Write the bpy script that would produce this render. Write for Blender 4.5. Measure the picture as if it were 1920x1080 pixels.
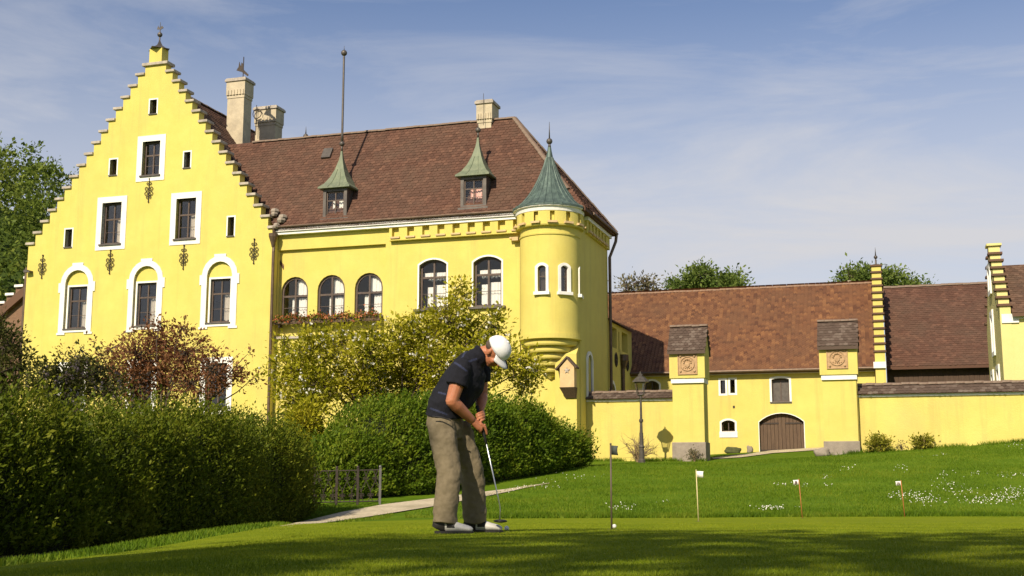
import bpy, bmesh, math, random
import numpy as np
from mathutils import Vector, Matrix
from mathutils.geometry import delaunay_2d_cdt

for o in list(bpy.data.objects): bpy.data.objects.remove(o)
SC = bpy.context.scene
COL = SC.collection
R = math.radians
random.seed(7)
RNG = np.random.default_rng(11)

# ------------------------------------------------------------ camera, sky, sun, exposure
F, YH, HC = 2200.0, 880.0, 0.52            # focal length and horizon line in photo pixels, lens height
TH = math.atan((YH - 540) / F)
AL = math.atan(F / (7000 * math.cos(TH)))  # how far the facades are turned from the view
cam = bpy.data.cameras.new('camera'); camo = bpy.data.objects.new('camera', cam); COL.objects.link(camo)
camo.location = (0, 0, HC); camo.rotation_euler = (math.pi / 2 + TH, 0, 0)
cam.sensor_width = 36; cam.lens = F / 1920 * 36; cam.clip_end = 3000; cam.clip_start = 0.05
SC.camera = camo

SUN_EL, SUN_AZ = R(36), AL + R(8.5)         # azimuth measured from straight behind the camera towards the left
sun_dir = Vector((-math.sin(SUN_AZ) * math.cos(SUN_EL), -math.cos(SUN_AZ) * math.cos(SUN_EL), math.sin(SUN_EL)))
sl = bpy.data.lights.new('sun', 'SUN'); so = bpy.data.objects.new('sun', sl); COL.objects.link(so)
sl.energy = 4.8; sl.angle = R(0.53); sl.color = (1.0, 0.87, 0.68)
so.rotation_euler = sun_dir.to_track_quat('Z', 'Y').to_euler(); so.location = sun_dir * 80

world = bpy.data.worlds.new('World'); SC.world = world; world.use_nodes = True
wn = world.node_tree.nodes; wl = world.node_tree.links
for n in list(wn): wn.remove(n)
wo = wn.new('ShaderNodeOutputWorld'); bg = wn.new('ShaderNodeBackground'); bg.inputs['Strength'].default_value = 0.1
sky = wn.new('ShaderNodeTexSky'); sky.sky_type = 'NISHITA'; sky.sun_disc = False
sky.sun_elevation = SUN_EL; sky.sun_rotation = math.atan2(sun_dir.x, sun_dir.y)
sky.air_density = 1.0; sky.dust_density = 0.7; sky.ozone_density = 3.0; sky.altitude = 450
# thin streaky cirrus laid over the whole sky
tc = wn.new('ShaderNodeTexCoord'); mp = wn.new('ShaderNodeMapping')
mp.inputs['Rotation'].default_value = (R(6), R(9), 0); mp.inputs['Scale'].default_value = (1.6, 1.6, 8.5)
nz = wn.new('ShaderNodeTexNoise'); nz.inputs['Scale'].default_value = 1.7; nz.inputs['Detail'].default_value = 8; nz.inputs['Roughness'].default_value = 0.62
nz.inputs['Distortion'].default_value = 0.5
rp = wn.new('ShaderNodeValToRGB'); rp.color_ramp.elements[0].position = 0.42; rp.color_ramp.elements[1].position = 0.78
rp.color_ramp.elements[0].color = (0.0, 0.0, 0.0, 1); rp.color_ramp.elements[1].color = (0.55, 0.55, 0.55, 1)
sxyz = wn.new('ShaderNodeSeparateXYZ')
hz = wn.new('ShaderNodeMapRange'); hz.interpolation_type = 'SMOOTHSTEP'; hz.inputs['From Min'].default_value = 0.17; hz.inputs['From Max'].default_value = 0.41
hz.inputs['To Min'].default_value = 0.68; hz.inputs['To Max'].default_value = 0.0
mx = wn.new('ShaderNodeMath'); mx.operation = 'ADD'; mx.use_clamp = True
mixc = wn.new('ShaderNodeMix'); mixc.data_type = 'RGBA'
mixc.inputs['B'].default_value = (5.1, 5.1, 5.35, 1)
wl.new(tc.outputs['Generated'], mp.inputs['Vector']); wl.new(mp.outputs['Vector'], nz.inputs['Vector'])
wl.new(nz.outputs['Fac'], rp.inputs['Fac']); wl.new(tc.outputs['Generated'], sxyz.inputs['Vector'])
wl.new(sxyz.outputs['Z'], hz.inputs['Value']); wl.new(rp.outputs['Color'], mx.inputs[0]); wl.new(hz.outputs['Result'], mx.inputs[1])
wl.new(mx.outputs['Value'], mixc.inputs['Factor']); tint = wn.new('ShaderNodeMix'); tint.data_type = 'RGBA'; tint.blend_type = 'MULTIPLY'; tint.inputs['Factor'].default_value = 1.0; tint.inputs['B'].default_value = (0.97, 0.87, 0.88, 1)
wl.new(sky.outputs['Color'], tint.inputs['A']); wl.new(tint.outputs['Result'], mixc.inputs['A'])
wl.new(mixc.outputs['Result'], bg.inputs['Color']); wl.new(bg.outputs['Background'], wo.inputs['Surface'])

SC.view_settings.view_transform = 'Standard'; SC.view_settings.look = 'None'
SC.view_settings.exposure = 0.38; SC.view_settings.gamma = 1.0; SC.view_settings.use_curve_mapping = False
SC.render.engine = 'CYCLES'

# ------------------------------------------------------------ measuring helpers
UV = Vector((math.cos(AL), -math.sin(AL), 0)); VV = Vector((math.sin(AL), math.cos(AL), 0))
CAMP = Vector((0, 0, HC))
def ray(px, py):
    return Vector(((px - 960), F * math.cos(TH) - (540 - py) * math.sin(TH), F * math.sin(TH) + (540 - py) * math.cos(TH)))
_r = ray(1085, 560); OB = _r * (50 / _r.y); OB.z = 0      # corner of the wing: origin of the facade frame
def hit(px, py, d=0.0):
    """pixel -> (s along the facades, z) on the facade plane at depth d"""
    r = ray(px, py); t = ((OB - CAMP).dot(VV) + d) / r.dot(VV); p = CAMP + r * t
    return (p - OB).dot(UV), p.z
def W(px, py, Y):
    """pixel -> world point at distance Y"""
    r = ray(px, py); return CAMP + r * (Y / r.y)
def fr(s, d, z=0.0): return OB + UV * s + VV * d + Vector((0, 0, z))

def sstep(a, b, x):
    t = np.clip((x - a) / (b - a), 0.0, 1.0); return t * t * (3 - 2 * t)
def H(x, y):
    """height of the ground"""
    x = np.asarray(x, float); y = np.asarray(y, float)
    g = -0.033 * (np.clip(y, 2, 26) - 9.5)
    g = np.where(y > 26, -0.5445, g)
    top = np.interp(x, [-30, -12, -2, 3, 8, 12, 16, 20, 40, 90], [0.35, 0.4, 0.55, 0.70, 0.76, 0.98, 1.26, 1.58, 2.5, 3.1])
    t = sstep(25.5, 44, y) * 0.55 + 0.45 * np.clip((y - 26) / 19, 0, 1)
    z = g + (top + 0.5445) * t
    z = z + 0.032 * np.clip(y - 46, 0, 12)
    z = z - 0.40 * sstep(-3.0, -6.0, x) * (1 - sstep(20, 32, y)) - 0.14 * sstep(-0.9, -3.2, x) * (1 - sstep(8.5, 16, y))
    z = z + 0.05 * np.sin(x * 0.21 + 1) * np.sin(y * 0.17) * sstep(28, 34, y) * (1 - sstep(40, 46, y))
    return z
GP = 0.02      # the green's sheet lies this much above the terrain
def Hs(x, y): return float(H(x, y))

# ------------------------------------------------------------ materials
MATS = {}
def nodes_of(name):
    m = bpy.data.materials.new(name); m.use_nodes = True; MATS[name] = m
    return m, m.node_tree.nodes, m.node_tree.links, m.node_tree.nodes['Principled BSDF']
def ramp(n, cols):
    r = n.new('ShaderNodeValToRGB'); e = r.color_ramp.elements
    while len(e) < len(cols): e.new(0.5)
    for i, (p, c) in enumerate(cols): e[i].position = p; e[i].color = (*c, 1)
    return r
def mat(name, c1, c2=None, scale=6.0, rough=0.8, bump=0.0, bscale=None, metal=0.0, spec=0.3, detail=6, stretch=None, stain=None, streak=0.0, lo=0.35, hi=0.68):
    m, n, l, b = nodes_of(name)
    b.inputs['Roughness'].default_value = rough; b.inputs['Metallic'].default_value = metal; b.inputs['Specular IOR Level'].default_value = spec
    c2 = c2 or tuple(x * 0.8 for x in c1)
    t = n.new('ShaderNodeTexCoord'); mpn = n.new('ShaderNodeMapping'); l.new(t.outputs['Object'], mpn.inputs['Vector'])
    if stretch: mpn.inputs['Scale'].default_value = stretch
    a = n.new('ShaderNodeTexNoise'); a.inputs['Scale'].default_value = scale; a.inputs['Detail'].default_value = detail; a.inputs['Roughness'].default_value = 0.6
    l.new(mpn.outputs['Vector'], a.inputs['Vector'])
    r = ramp(n, [(lo, c2), (hi, c1)]); l.new(a.outputs['Fac'], r.inputs['Fac'])
    out = r.outputs['Color']
    if stain:      # large soft weathering blotches with a shape of their own
        a2 = n.new('ShaderNodeTexNoise'); a2.inputs['Scale'].default_value = stain[1]; a2.inputs['Detail'].default_value = 9; a2.inputs['Roughness'].default_value = 0.68
        l.new(t.outputs['Object'], a2.inputs['Vector'])
        r2 = ramp(n, [(0.46, (0, 0, 0)), (0.72, (stain[2],) * 3)]); l.new(a2.outputs['Fac'], r2.inputs['Fac'])
        mxn = n.new('ShaderNodeMix'); mxn.data_type = 'RGBA'; l.new(r2.outputs['Color'], mxn.inputs['Factor']); l.new(out, mxn.inputs['A'])
        mxn.inputs['B'].default_value = (*stain[0], 1); out = mxn.outputs['Result']
    if streak:     # faint run-off marks
        m3 = n.new('ShaderNodeMapping'); m3.inputs['Scale'].default_value = (2.6, 2.6, 0.16); l.new(t.outputs['Object'], m3.inputs['Vector'])
        a3 = n.new('ShaderNodeTexNoise'); a3.inputs['Scale'].default_value = 1.0; a3.inputs['Detail'].default_value = 7; a3.inputs['Roughness'].default_value = 0.65; l.new(m3.outputs['Vector'], a3.inputs['Vector'])
        r3 = ramp(n, [(0.52, (0, 0, 0)), (0.78, (streak,) * 3)]); l.new(a3.outputs['Fac'], r3.inputs['Fac'])
        x3 = n.new('ShaderNodeMix'); x3.data_type = 'RGBA'; l.new(r3.outputs['Color'], x3.inputs['Factor']); l.new(out, x3.inputs['A']); x3.inputs['B'].default_value = (0.30, 0.25, 0.10, 1); out = x3.outputs['Result']
    l.new(out, b.inputs['Base Color'])
    if bump:
        bn = n.new('ShaderNodeTexNoise'); bn.inputs['Scale'].default_value = bscale or scale * 5; bn.inputs['Detail'].default_value = 5
        l.new(mpn.outputs['Vector'], bn.inputs['Vector'])
        bu = n.new('ShaderNodeBump'); bu.inputs['Strength'].default_value = bump; bu.inputs['Distance'].default_value = 0.03
        l.new(bn.outputs['Fac'], bu.inputs['Height']); l.new(bu.outputs['Normal'], b.inputs['Normal'])
    return m
def tile_mat(name, cols, rough=0.85, patch=None, pscale=0.5):
    """each tile (mesh island) its own shade, with lichen patches"""
    m, n, l, b = nodes_of(name); b.inputs['Roughness'].default_value = rough; b.inputs['Specular IOR Level'].default_value = 0.25
    g = n.new('ShaderNodeNewGeometry'); r = ramp(n, cols); l.new(g.outputs['Random Per Island'], r.inputs['Fac'])
    t = n.new('ShaderNodeTexCoord'); a = n.new('ShaderNodeTexNoise'); a.inputs['Scale'].default_value = pscale; a.inputs['Detail'].default_value = 9; a.inputs['Roughness'].default_value = 0.7
    l.new(t.outputs['Object'], a.inputs['Vector'])
    r2 = ramp(n, [(0.42, (0, 0, 0)), (0.7, (0.75, 0.75, 0.75))]); l.new(a.outputs['Fac'], r2.inputs['Fac'])
    x = n.new('ShaderNodeMix'); x.data_type = 'RGBA'; l.new(r2.outputs['Color'], x.inputs['Factor']); l.new(r.outputs['Color'], x.inputs['A']); x.inputs['B'].default_value = (*(patch or (0.1, 0.07, 0.05)), 1)
    l.new(x.outputs['Result'], b.inputs['Base Color'])
    bn = n.new('ShaderNodeTexNoise'); bn.inputs['Scale'].default_value = 25; l.new(t.outputs['Object'], bn.inputs['Vector'])
    bu = n.new('ShaderNodeBump'); bu.inputs['Strength'].default_value = 0.4; bu.inputs['Distance'].default_value = 0.01
    l.new(bn.outputs['Fac'], bu.inputs['Height']); l.new(bu.outputs['Normal'], b.inputs['Normal'])
    return m
def leaf_mat(name, cols, trans=0.35, rough=0.55, clump=0.9):
    """leaves: shade varies leaf by leaf and from clump to clump"""
    m, n, l, b = nodes_of(name)
    g = n.new('ShaderNodeNewGeometry'); t = n.new('ShaderNodeTexCoord')
    a = n.new('ShaderNodeTexNoise'); a.inputs['Scale'].default_value = clump; a.inputs['Detail'].default_value = 3; l.new(t.outputs['Object'], a.inputs['Vector'])
    mr = n.new('ShaderNodeMath'); mr.operation = 'MULTIPLY_ADD'; mr.inputs[1].default_value = 0.55; l.new(g.outputs['Random Per Island'], mr.inputs[0])
    sc = n.new('ShaderNodeMath'); sc.operation = 'MULTIPLY_ADD'; sc.inputs[1].default_value = 1.6; sc.inputs[2].default_value = -0.55; l.new(a.outputs['Fac'], sc.inputs[0])
    l.new(sc.outputs[0], mr.inputs[2])
    r = ramp(n, cols); l.new(mr.outputs[0], r.inputs['Fac'])
    b.inputs['Roughness'].default_value = rough; b.inputs['Specular IOR Level'].default_value = 0.12; l.new(r.outputs['Color'], b.inputs['Base Color'])
    tr = n.new('ShaderNodeBsdfTranslucent'); l.new(r.outputs['Color'], tr.inputs['Color'])
    ms = n.new('ShaderNodeMixShader'); ms.inputs[0].default_value = trans
    o = n['Material Output']; l.new(b.outputs[0], ms.inputs[1]); l.new(tr.outputs[0], ms.inputs[2]); l.new(ms.outputs[0], o.inputs['Surface'])
    return m
def glass_mat(name, tint, refl=0.16):
    m, n, l, b = nodes_of(name); n.remove(b)
    tr = n.new('ShaderNodeBsdfTransparent'); tr.inputs['Color'].default_value = (*tint, 1)
    gl = n.new('ShaderNodeBsdfGlossy'); gl.inputs['Roughness'].default_value = 0.02
    t = n.new('ShaderNodeTexCoord'); bn = n.new('ShaderNodeTexNoise'); bn.inputs['Scale'].default_value = 1.7; l.new(t.outputs['Object'], bn.inputs['Vector'])
    bu = n.new('ShaderNodeBump'); bu.inputs['Strength'].default_value = 0.15; bu.inputs['Distance'].default_value = 0.05; l.new(bn.outputs['Fac'], bu.inputs['Height']); l.new(bu.outputs['Normal'], gl.inputs['Normal'])
    lw = n.new('ShaderNodeLayerWeight'); lw.inputs['Blend'].default_value = 0.35
    ad = n.new('ShaderNodeMath'); ad.operation = 'MULTIPLY_ADD'; ad.inputs[1].default_value = 0.35; ad.inputs[2].default_value = refl * 0.5; ad.use_clamp = True
    l.new(lw.outputs['Fresnel'], ad.inputs[0])
    ms = n.new('ShaderNodeMixShader'); l.new(ad.outputs[0], ms.inputs[0]); l.new(tr.outputs[0], ms.inputs[1]); l.new(gl.outputs[0], ms.inputs[2])
    l.new(ms.outputs[0], n['Material Output'].inputs['Surface'])
    return m

PL = (0.635, 0.548, 0.142)
mat('plaster', PL, (0.60, 0.505, 0.122), scale=1.3, rough=0.9, bump=0.35, bscale=28, streak=0.28, stain=((0.53, 0.44, 0.125), 0.45, 0.6))
mat('plaster_old', (0.645, 0.555, 0.150), (0.59, 0.495, 0.128), scale=0.9, rough=0.92, bump=0.4, bscale=22, streak=0.4, stain=((0.52, 0.43, 0.15), 0.5, 0.6))
mat('plaster_pale', (0.66, 0.60, 0.25), (0.62, 0.55, 0.22), scale=1.2, rough=0.9, bump=0.3, bscale=24)
mat('white_paint', (0.84, 0.83, 0.79), (0.74, 0.73, 0.69), scale=2.0, rough=0.75, bump=0.15, bscale=40, stain=((0.6, 0.57, 0.48), 0.9, 0.4))
mat('coping', (0.50, 0.44, 0.36), (0.34, 0.30, 0.25), scale=4, rough=0.9, bump=0.4, stain=((0.2, 0.18, 0.15), 1.6, 0.8))
mat('chimney_plaster', (0.58, 0.50, 0.35), (0.44, 0.38, 0.27), scale=2.0, rough=0.92, bump=0.4, bscale=26, stain=((0.28, 0.24, 0.18), 0.8, 0.7))
mat('stone', (0.34, 0.29, 0.23), (0.25, 0.21, 0.17), scale=5, rough=0.92, bump=0.5, bscale=30, stain=((0.17, 0.15, 0.12), 1.2, 0.7))
mat('terracotta_relief', (0.50, 0.34, 0.19), (0.36, 0.23, 0.12), scale=7, rough=0.85, bump=0.4)
mat('tan_plaster', (0.62, 0.46, 0.24), (0.53, 0.38, 0.20), scale=3, rough=0.9, bump=0.3)
mat('dark_wood', (0.085, 0.052, 0.032), (0.055, 0.034, 0.022), scale=3, rough=0.7, bump=0.3, stretch=(6, 6, 0.6))
mat('gate_wood', (0.135, 0.088, 0.056), (0.085, 0.055, 0.036), scale=3, rough=0.75, bump=0.35, stretch=(7, 7, 0.5))
mat('frame_wood', (0.11, 0.075, 0.055), (0.07, 0.05, 0.04), scale=6, rough=0.55, spec=0.4)
mat('lead', (0.13, 0.115, 0.10), (0.085, 0.075, 0.068), scale=4, rough=0.5, metal=0.4)
mat('copper', (0.205, 0.23, 0.145), (0.135, 0.165, 0.105), scale=2.2, rough=0.6, metal=0.15, bump=0.1, stretch=(3, 3, 0.6), stain=((0.14, 0.155, 0.12), 1.4, 0.7))
mat('copper_dark', (0.13, 0.185, 0.155), (0.065, 0.095, 0.085), scale=2.0, rough=0.5, metal=0.25, stretch=(4, 4, 0.4), stain=((0.045, 0.06, 0.06), 1.0, 0.8))
mat('iron', (0.07, 0.055, 0.045), (0.045, 0.036, 0.03), scale=12, rough=0.6, metal=0.5)
mat('gutter', (0.16, 0.11, 0.075), (0.10, 0.07, 0.05), scale=4, rough=0.5, metal=0.5)
mat('curtain', (0.88, 0.87, 0.84), (0.74, 0.73, 0.70), scale=9, rough=0.95, stretch=(6, 1, 0.3))
mat('curtain_pink', (0.85, 0.62, 0.55), (0.80, 0.42, 0.36), scale=7, rough=0.95)
mat('interior', (0.10, 0.085, 0.07), (0.07, 0.06, 0.05), rough=0.95)
glass_mat('glass', (0.97, 0.97, 0.96), 0.05); glass_mat('glass_dark', (0.86, 0.84, 0.81), 0.10)
tile_mat('tiles_brown', [(0.0, (0.078, 0.039, 0.026)), (0.35, (0.096, 0.047, 0.031)), (0.8, (0.112, 0.055, 0.036)), (1.0, (0.145, 0.073, 0.047))], patch=(0.098, 0.062, 0.042))
tile_mat('tiles_orange', [(0.0, (0.090, 0.038, 0.022)), (0.3, (0.155, 0.070, 0.036)), (0.8, (0.18, 0.084, 0.040)), (1.0, (0.25, 0.12, 0.052))], patch=(0.13, 0.07, 0.040), pscale=0.42)
tile_mat('tiles_dark', [(0.0, (0.085, 0.048, 0.032)), (0.5, (0.12, 0.066, 0.042)), (1.0, (0.17, 0.10, 0.066))], patch=(0.09, 0.066, 0.045))
tile_mat('tiles_grey', [(0.0, (0.065, 0.045, 0.034)), (0.6, (0.095, 0.065, 0.05)), (1.0, (0.16, 0.125, 0.10))], patch=(0.085, 0.06, 0.045), pscale=1.2)
mat('ridge_clay', (0.20, 0.135, 0.098), (0.12, 0.082, 0.06), scale=3, rough=0.9, bump=0.4, stain=((0.26, 0.22, 0.17), 1.5, 0.7))
mat('ridge_orange', (0.25, 0.135, 0.08), (0.15, 0.082, 0.052), scale=3, rough=0.9, bump=0.4, stain=((0.30, 0.24, 0.18), 1.5, 0.7))
mat('brick_brown_shade', (0.24, 0.145, 0.09), (0.17, 0.10, 0.065), scale=7, rough=0.9, bump=0.5, stretch=(1, 1, 3))  # brown brick, kept dark so the sunlit annex wall looks shaded
mat('path', (0.66, 0.57, 0.40), (0.50, 0.42, 0.28), scale=9, rough=0.95, bump=0.7, bscale=60, stain=((0.25, 0.22, 0.12), 0.9, 0.8))
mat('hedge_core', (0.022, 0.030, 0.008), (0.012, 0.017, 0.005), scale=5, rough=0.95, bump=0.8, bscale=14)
mat('soil', (0.10, 0.075, 0.045), (0.055, 0.045, 0.028), scale=3, rough=0.95, bump=0.8, bscale=20)
mat('bark', (0.12, 0.09, 0.065), (0.06, 0.045, 0.033), scale=6, rough=0.9, bump=0.7, stretch=(3, 3, 0.7))
mat('twig', (0.30, 0.22, 0.12), (0.19, 0.135, 0.075), scale=8, rough=0.85)

def lawn_mat(name, cols, sc, fine, bump):
    m, n, l, b = nodes_of(name); b.inputs['Roughness'].default_value = 0.85; b.inputs['Specular IOR Level'].default_value = 0.04
    t = n.new('ShaderNodeTexCoord')
    a = n.new('ShaderNodeTexNoise'); a.inputs['Scale'].default_value = sc; a.inputs['Detail'].default_value = 8; a.inputs['Roughness'].default_value = 0.72
    f = n.new('ShaderNodeTexNoise'); f.inputs['Scale'].default_value = fine; f.inputs['Detail'].default_value = 4
    l.new(t.outputs['Object'], a.inputs['Vector']); l.new(t.outputs['Object'], f.inputs['Vector'])
    mxx = n.new('ShaderNodeMix'); mxx.inputs['Factor'].default_value = 0.42; l.new(a.outputs['Fac'], mxx.inputs['A']); l.new(f.outputs['Fac'], mxx.inputs['B'])
    r = ramp(n, cols); l.new(mxx.outputs['Result'], r.inputs['Fac']); l.new(r.outputs['Color'], b.inputs['Base Color'])
    bu = n.new('ShaderNodeBump'); bu.inputs['Strength'].default_value = bump; bu.inputs['Distance'].default_value = 0.02
    l.new(f.outputs['Fac'], bu.inputs['Height']); l.new(bu.outputs['Normal'], b.inputs['Normal'])
    return m
lawn_mat('lawn', [(0.33, (0.055, 0.105, 0.006)), (0.5, (0.095, 0.165, 0.009)), (0.66, (0.15, 0.205, 0.014))], 0.8, 38, 0.9)
lawn_mat('green', [(0.30, (0.115, 0.165, 0.007)), (0.5, (0.185, 0.235, 0.010)), (0.70, (0.265, 0.285, 0.017))], 1.6, 70, 0.9)
lawn_mat('wood_floor', [(0.35, (0.03, 0.05, 0.012)), (0.6, (0.06, 0.09, 0.02))], 0.1, 3, 0.5)

leaf_mat('leaf_hedge', [(0.12, (0.050, 0.066, 0.006)), (0.45, (0.090, 0.128, 0.008)), (0.9, (0.19, 0.205, 0.016))])
leaf_mat('leaf_hedge_fresh', [(0.12, (0.05, 0.092, 0.006)), (0.5, (0.105, 0.170, 0.010)), (0.88, (0.19, 0.235, 0.017))])
leaf_mat('leaf_magnolia', [(0.12, (0.16, 0.17, 0.007)), (0.5, (0.29, 0.285, 0.012)), (0.88, (0.45, 0.40, 0.03))], trans=0.38)
leaf_mat('leaf_red', [(0.12, (0.095, 0.035, 0.019)), (0.5, (0.20, 0.085, 0.040)), (0.88, (0.31, 0.16, 0.07))], trans=0.4)
leaf_mat('leaf_dark', [(0.12, (0.020, 0.026, 0.006)), (0.5, (0.050, 0.058, 0.012)), (0.88, (0.11, 0.11, 0.026))])
leaf_mat('leaf_lilac', [(0.12, (0.06, 0.05, 0.06)), (0.5, (0.12, 0.10, 0.12)), (0.88, (0.26, 0.21, 0.25))])
leaf_mat('leaf_forest', [(0.12, (0.065, 0.100, 0.016)), (0.5, (0.120, 0.170, 0.024)), (0.88, (0.20, 0.235, 0.040))], clump=0.1)
leaf_mat('leaf_tree', [(0.12, (0.065, 0.105, 0.020)), (0.5, (0.115, 0.17, 0.032)), (0.88, (0.18, 0.23, 0.05))], clump=0.4)
leaf_mat('leaf_bare', [(0.12, (0.11, 0.10, 0.055)), (0.5, (0.15, 0.135, 0.07)), (0.88, (0.20, 0.18, 0.09))], clump=0.4)
leaf_mat('leaf_yellow', [(0.12, (0.11, 0.12, 0.012)), (0.5, (0.20, 0.20, 0.018)), (0.88, (0.32, 0.30, 0.035))], clump=2)
leaf_mat('petal_red', [(0.12, (0.30, 0.08, 0.035)), (0.5, (0.42, 0.13, 0.05)), (0.88, (0.5, 0.2, 0.1))], trans=0.2)
leaf_mat('petal_white', [(0.12, (0.72, 0.70, 0.60)), (0.5, (0.78, 0.76, 0.68)), (0.88, (0.82, 0.81, 0.76))], trans=0.25)
leaf_mat('turf', [(0.12, (0.115, 0.170, 0.007)), (0.5, (0.185, 0.24, 0.010)), (0.88, (0.27, 0.295, 0.018))], trans=0.25, clump=1.1)
leaf_mat('blade', [(0.12, (0.06, 0.115, 0.005)), (0.5, (0.105, 0.180, 0.008)), (0.88, (0.175, 0.225, 0.016))], trans=0.3, clump=0.5)

# ------------------------------------------------------------ mesh helpers
class MB:
    def __init__(s): s.v = []; s.f = []
    def add(s, vs, fs):
        k = len(s.v); s.v += [tuple(p) for p in vs]; s.f += [tuple(i + k for i in f) for f in fs]; return s
    def box(s, x0, x1, y0, y1, z0, z1):
        return s.add([(x0, y0, z0), (x1, y0, z0), (x1, y1, z0), (x0, y1, z0), (x0, y0, z1), (x1, y0, z1), (x1, y1, z1), (x0, y1, z1)],
                     [(0, 3, 2, 1), (4, 5, 6, 7), (0, 1, 5, 4), (1, 2, 6, 5), (2, 3, 7, 6), (3, 0, 4, 7)])
    def prism(s, poly, y0, y1):
        n = len(poly); vs = [(x, y0, z) for x, z in poly] + [(x, y1, z) for x, z in poly]
        fs = [tuple(range(n)), tuple(range(2 * n - 1, n - 1, -1))] + [(i, i + n, (i + 1) % n + n, (i + 1) % n) for i in range(n)]
        return s.add(vs, fs)
    def prism_x(s, poly, x0, x1):
        n = len(poly); vs = [(x0, y, z) for y, z in poly] + [(x1, y, z) for y, z in poly]
        fs = [tuple(range(n - 1, -1, -1)), tuple(range(n, 2 * n))] + [(i, (i + 1) % n, (i + 1) % n + n, i + n) for i in range(n)]
        return s.add(vs, fs)
    def ring(s, outer, inner, y0, y1):
        """band between two outlines with the same number of points"""
        n = len(outer)
        vs = [(x, y0, z) for x, z in outer] + [(x, y0, z) for x, z in inner] + [(x, y1, z) for x, z in outer] + [(x, y1, z) for x, z in inner]
        fs = []
        for i in range(n):
            j = (i + 1) % n
            fs += [(i, j, n + j, n + i), (2 * n + i, 3 * n + i, 3 * n + j, 2 * n + j), (i, 2 * n + i, 2 * n + j, j), (n + i, n + j, 3 * n + j, 3 * n + i)]
        return s.add(vs, fs)
    def tube(s, path, r, n=8, cap=True):
        path = [Vector(p) for p in path]; rs = r if isinstance(r, (list, tuple)) else [r] * len(path)
        vs = []; fs = []
        t0 = (path[1] - path[0]).normalized(); up = Vector((0, 0, 1)) if abs(t0.z) < 0.9 else Vector((1, 0, 0)); a = t0.cross(up).normalized()
        for i, p in enumerate(path):
            t = (path[min(i + 1, len(path) - 1)] - path[max(i - 1, 0)]).normalized()
            a = (a - t * a.dot(t)); a = a.normalized() if a.length > 1e-6 else t.orthogonal().normalized(); b = t.cross(a)
            for k in range(n):
                g = 2 * math.pi * k / n; vs.append(p + (a * math.cos(g) + b * math.sin(g)) * rs[i])
        for i in range(len(path) - 1):
            for k in range(n):
                k2 = (k + 1) % n; fs.append((i * n + k, i * n + k2, (i + 1) * n + k2, (i + 1) * n + k))
        if cap: fs += [tuple(range(n - 1, -1, -1)), tuple(range((len(path) - 1) * n, len(path) * n))]
        return s.add(vs, fs)
    def lathe(s, prof, c=(0, 0, 0), n=24, flute=0.0):
        vs = []; fs = []
        for r, z in prof:
            for k in range(n):
                g = 2 * math.pi * k / n; rr = r * (1 - flute * (k % 2)); vs.append((c[0] + rr * math.cos(g), c[1] + rr * math.sin(g), c[2] + z))
        for i in range(len(prof) - 1):
            for k in range(n):
                k2 = (k + 1) % n; fs.append((i * n + k, i * n + k2, (i + 1) * n + k2, (i + 1) * n + k))
        fs += [tuple(range(n - 1, -1, -1)), tuple(range((len(prof) - 1) * n, len(prof) * n))]
        return s.add(vs, fs)
    def ball(s, c, r, n=12, sz=1.0):
        m = n // 2
        return s.lathe([(max(1e-4, r * math.sin(math.pi * i / m)), -r * sz * math.cos(math.pi * i / m)) for i in range(m + 1)], c, n)
    def off(s, dx, dy, dz): s.v = [(x - dx, y - dy, z - dz) for x, y, z in s.v]; return s

def raw(name, vs, fs, m, parent=None, smooth=False):
    me = bpy.data.meshes.new(name)
    me.from_pydata([tuple(p) for p in vs], [], fs); me.update()
    bm = bmesh.new(); bm.from_mesh(me); bmesh.ops.recalc_face_normals(bm, faces=bm.faces); bm.to_mesh(me); bm.free()
    if smooth: me.polygons.foreach_set('use_smooth', [True] * len(me.polygons))
    if m: me.materials.append(MATS[m])
    o = bpy.data.objects.new(name, me); COL.objects.link(o)
    if parent: o.parent = parent
    return o
def npmesh(name, V, Fq, m, parent=None):
    """fast mesh from arrays of points and of equal-sized faces"""
    me = bpy.data.meshes.new(name); V = np.asarray(V, np.float32); Fq = np.asarray(Fq, np.int32); k = Fq.shape[1]
    me.vertices.add(len(V)); me.vertices.foreach_set('co', V.ravel())
    me.loops.add(Fq.size); me.loops.foreach_set('vertex_index', Fq.ravel())
    me.polygons.add(len(Fq)); me.polygons.foreach_set('loop_start', np.arange(len(Fq), dtype=np.int32) * k)
    me.update(calc_edges=True); me.validate()
    if m: me.materials.append(MATS[m])
    o = bpy.data.objects.new(name, me); COL.objects.link(o)
    if parent: o.parent = parent
    return o
def tag(o, label=None, cat=None, group=None, kind=None):
    if label: o['label'] = label
    if cat: o['category'] = cat
    if group: o['group'] = group
    if kind: o['kind'] = kind
    return o
def thing(name, label, cat, loc, rotz=0.0, group=None):
    o = bpy.data.objects.new(name, None); COL.objects.link(o); o.location = loc; o.rotation_euler = (0, 0, rotz); o.empty_display_size = 0.3
    return tag(o, label, cat, group)
ROOT = {}
def building(name, label, cat, s, d, z, group=None):
    """a thing that stands square to the facades; its parts are built in facade coordinates (s, depth, z)"""
    o = thing(name, label, cat, fr(s, d, z), -AL, group); ROOT[o.name] = (s, d, z); return o
XF = [None]     # optional turn for parts on side walls and on the turret
def part(name, mb, m, root, parent=None, smooth=False, bevel=0.0):
    s, d, z = ROOT[root.name]
    vv = [XF[0](*p) for p in mb.v] if XF[0] else mb.v
    o = raw(name, [(x - s, y - d, q - z) for x, y, q in vv], mb.f, m, parent or root, smooth)
    if bevel:
        b = o.modifiers.new('bevel', 'BEVEL'); b.width = bevel; b.segments = 2; b.limit_method = 'ANGLE'
    return o

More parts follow.
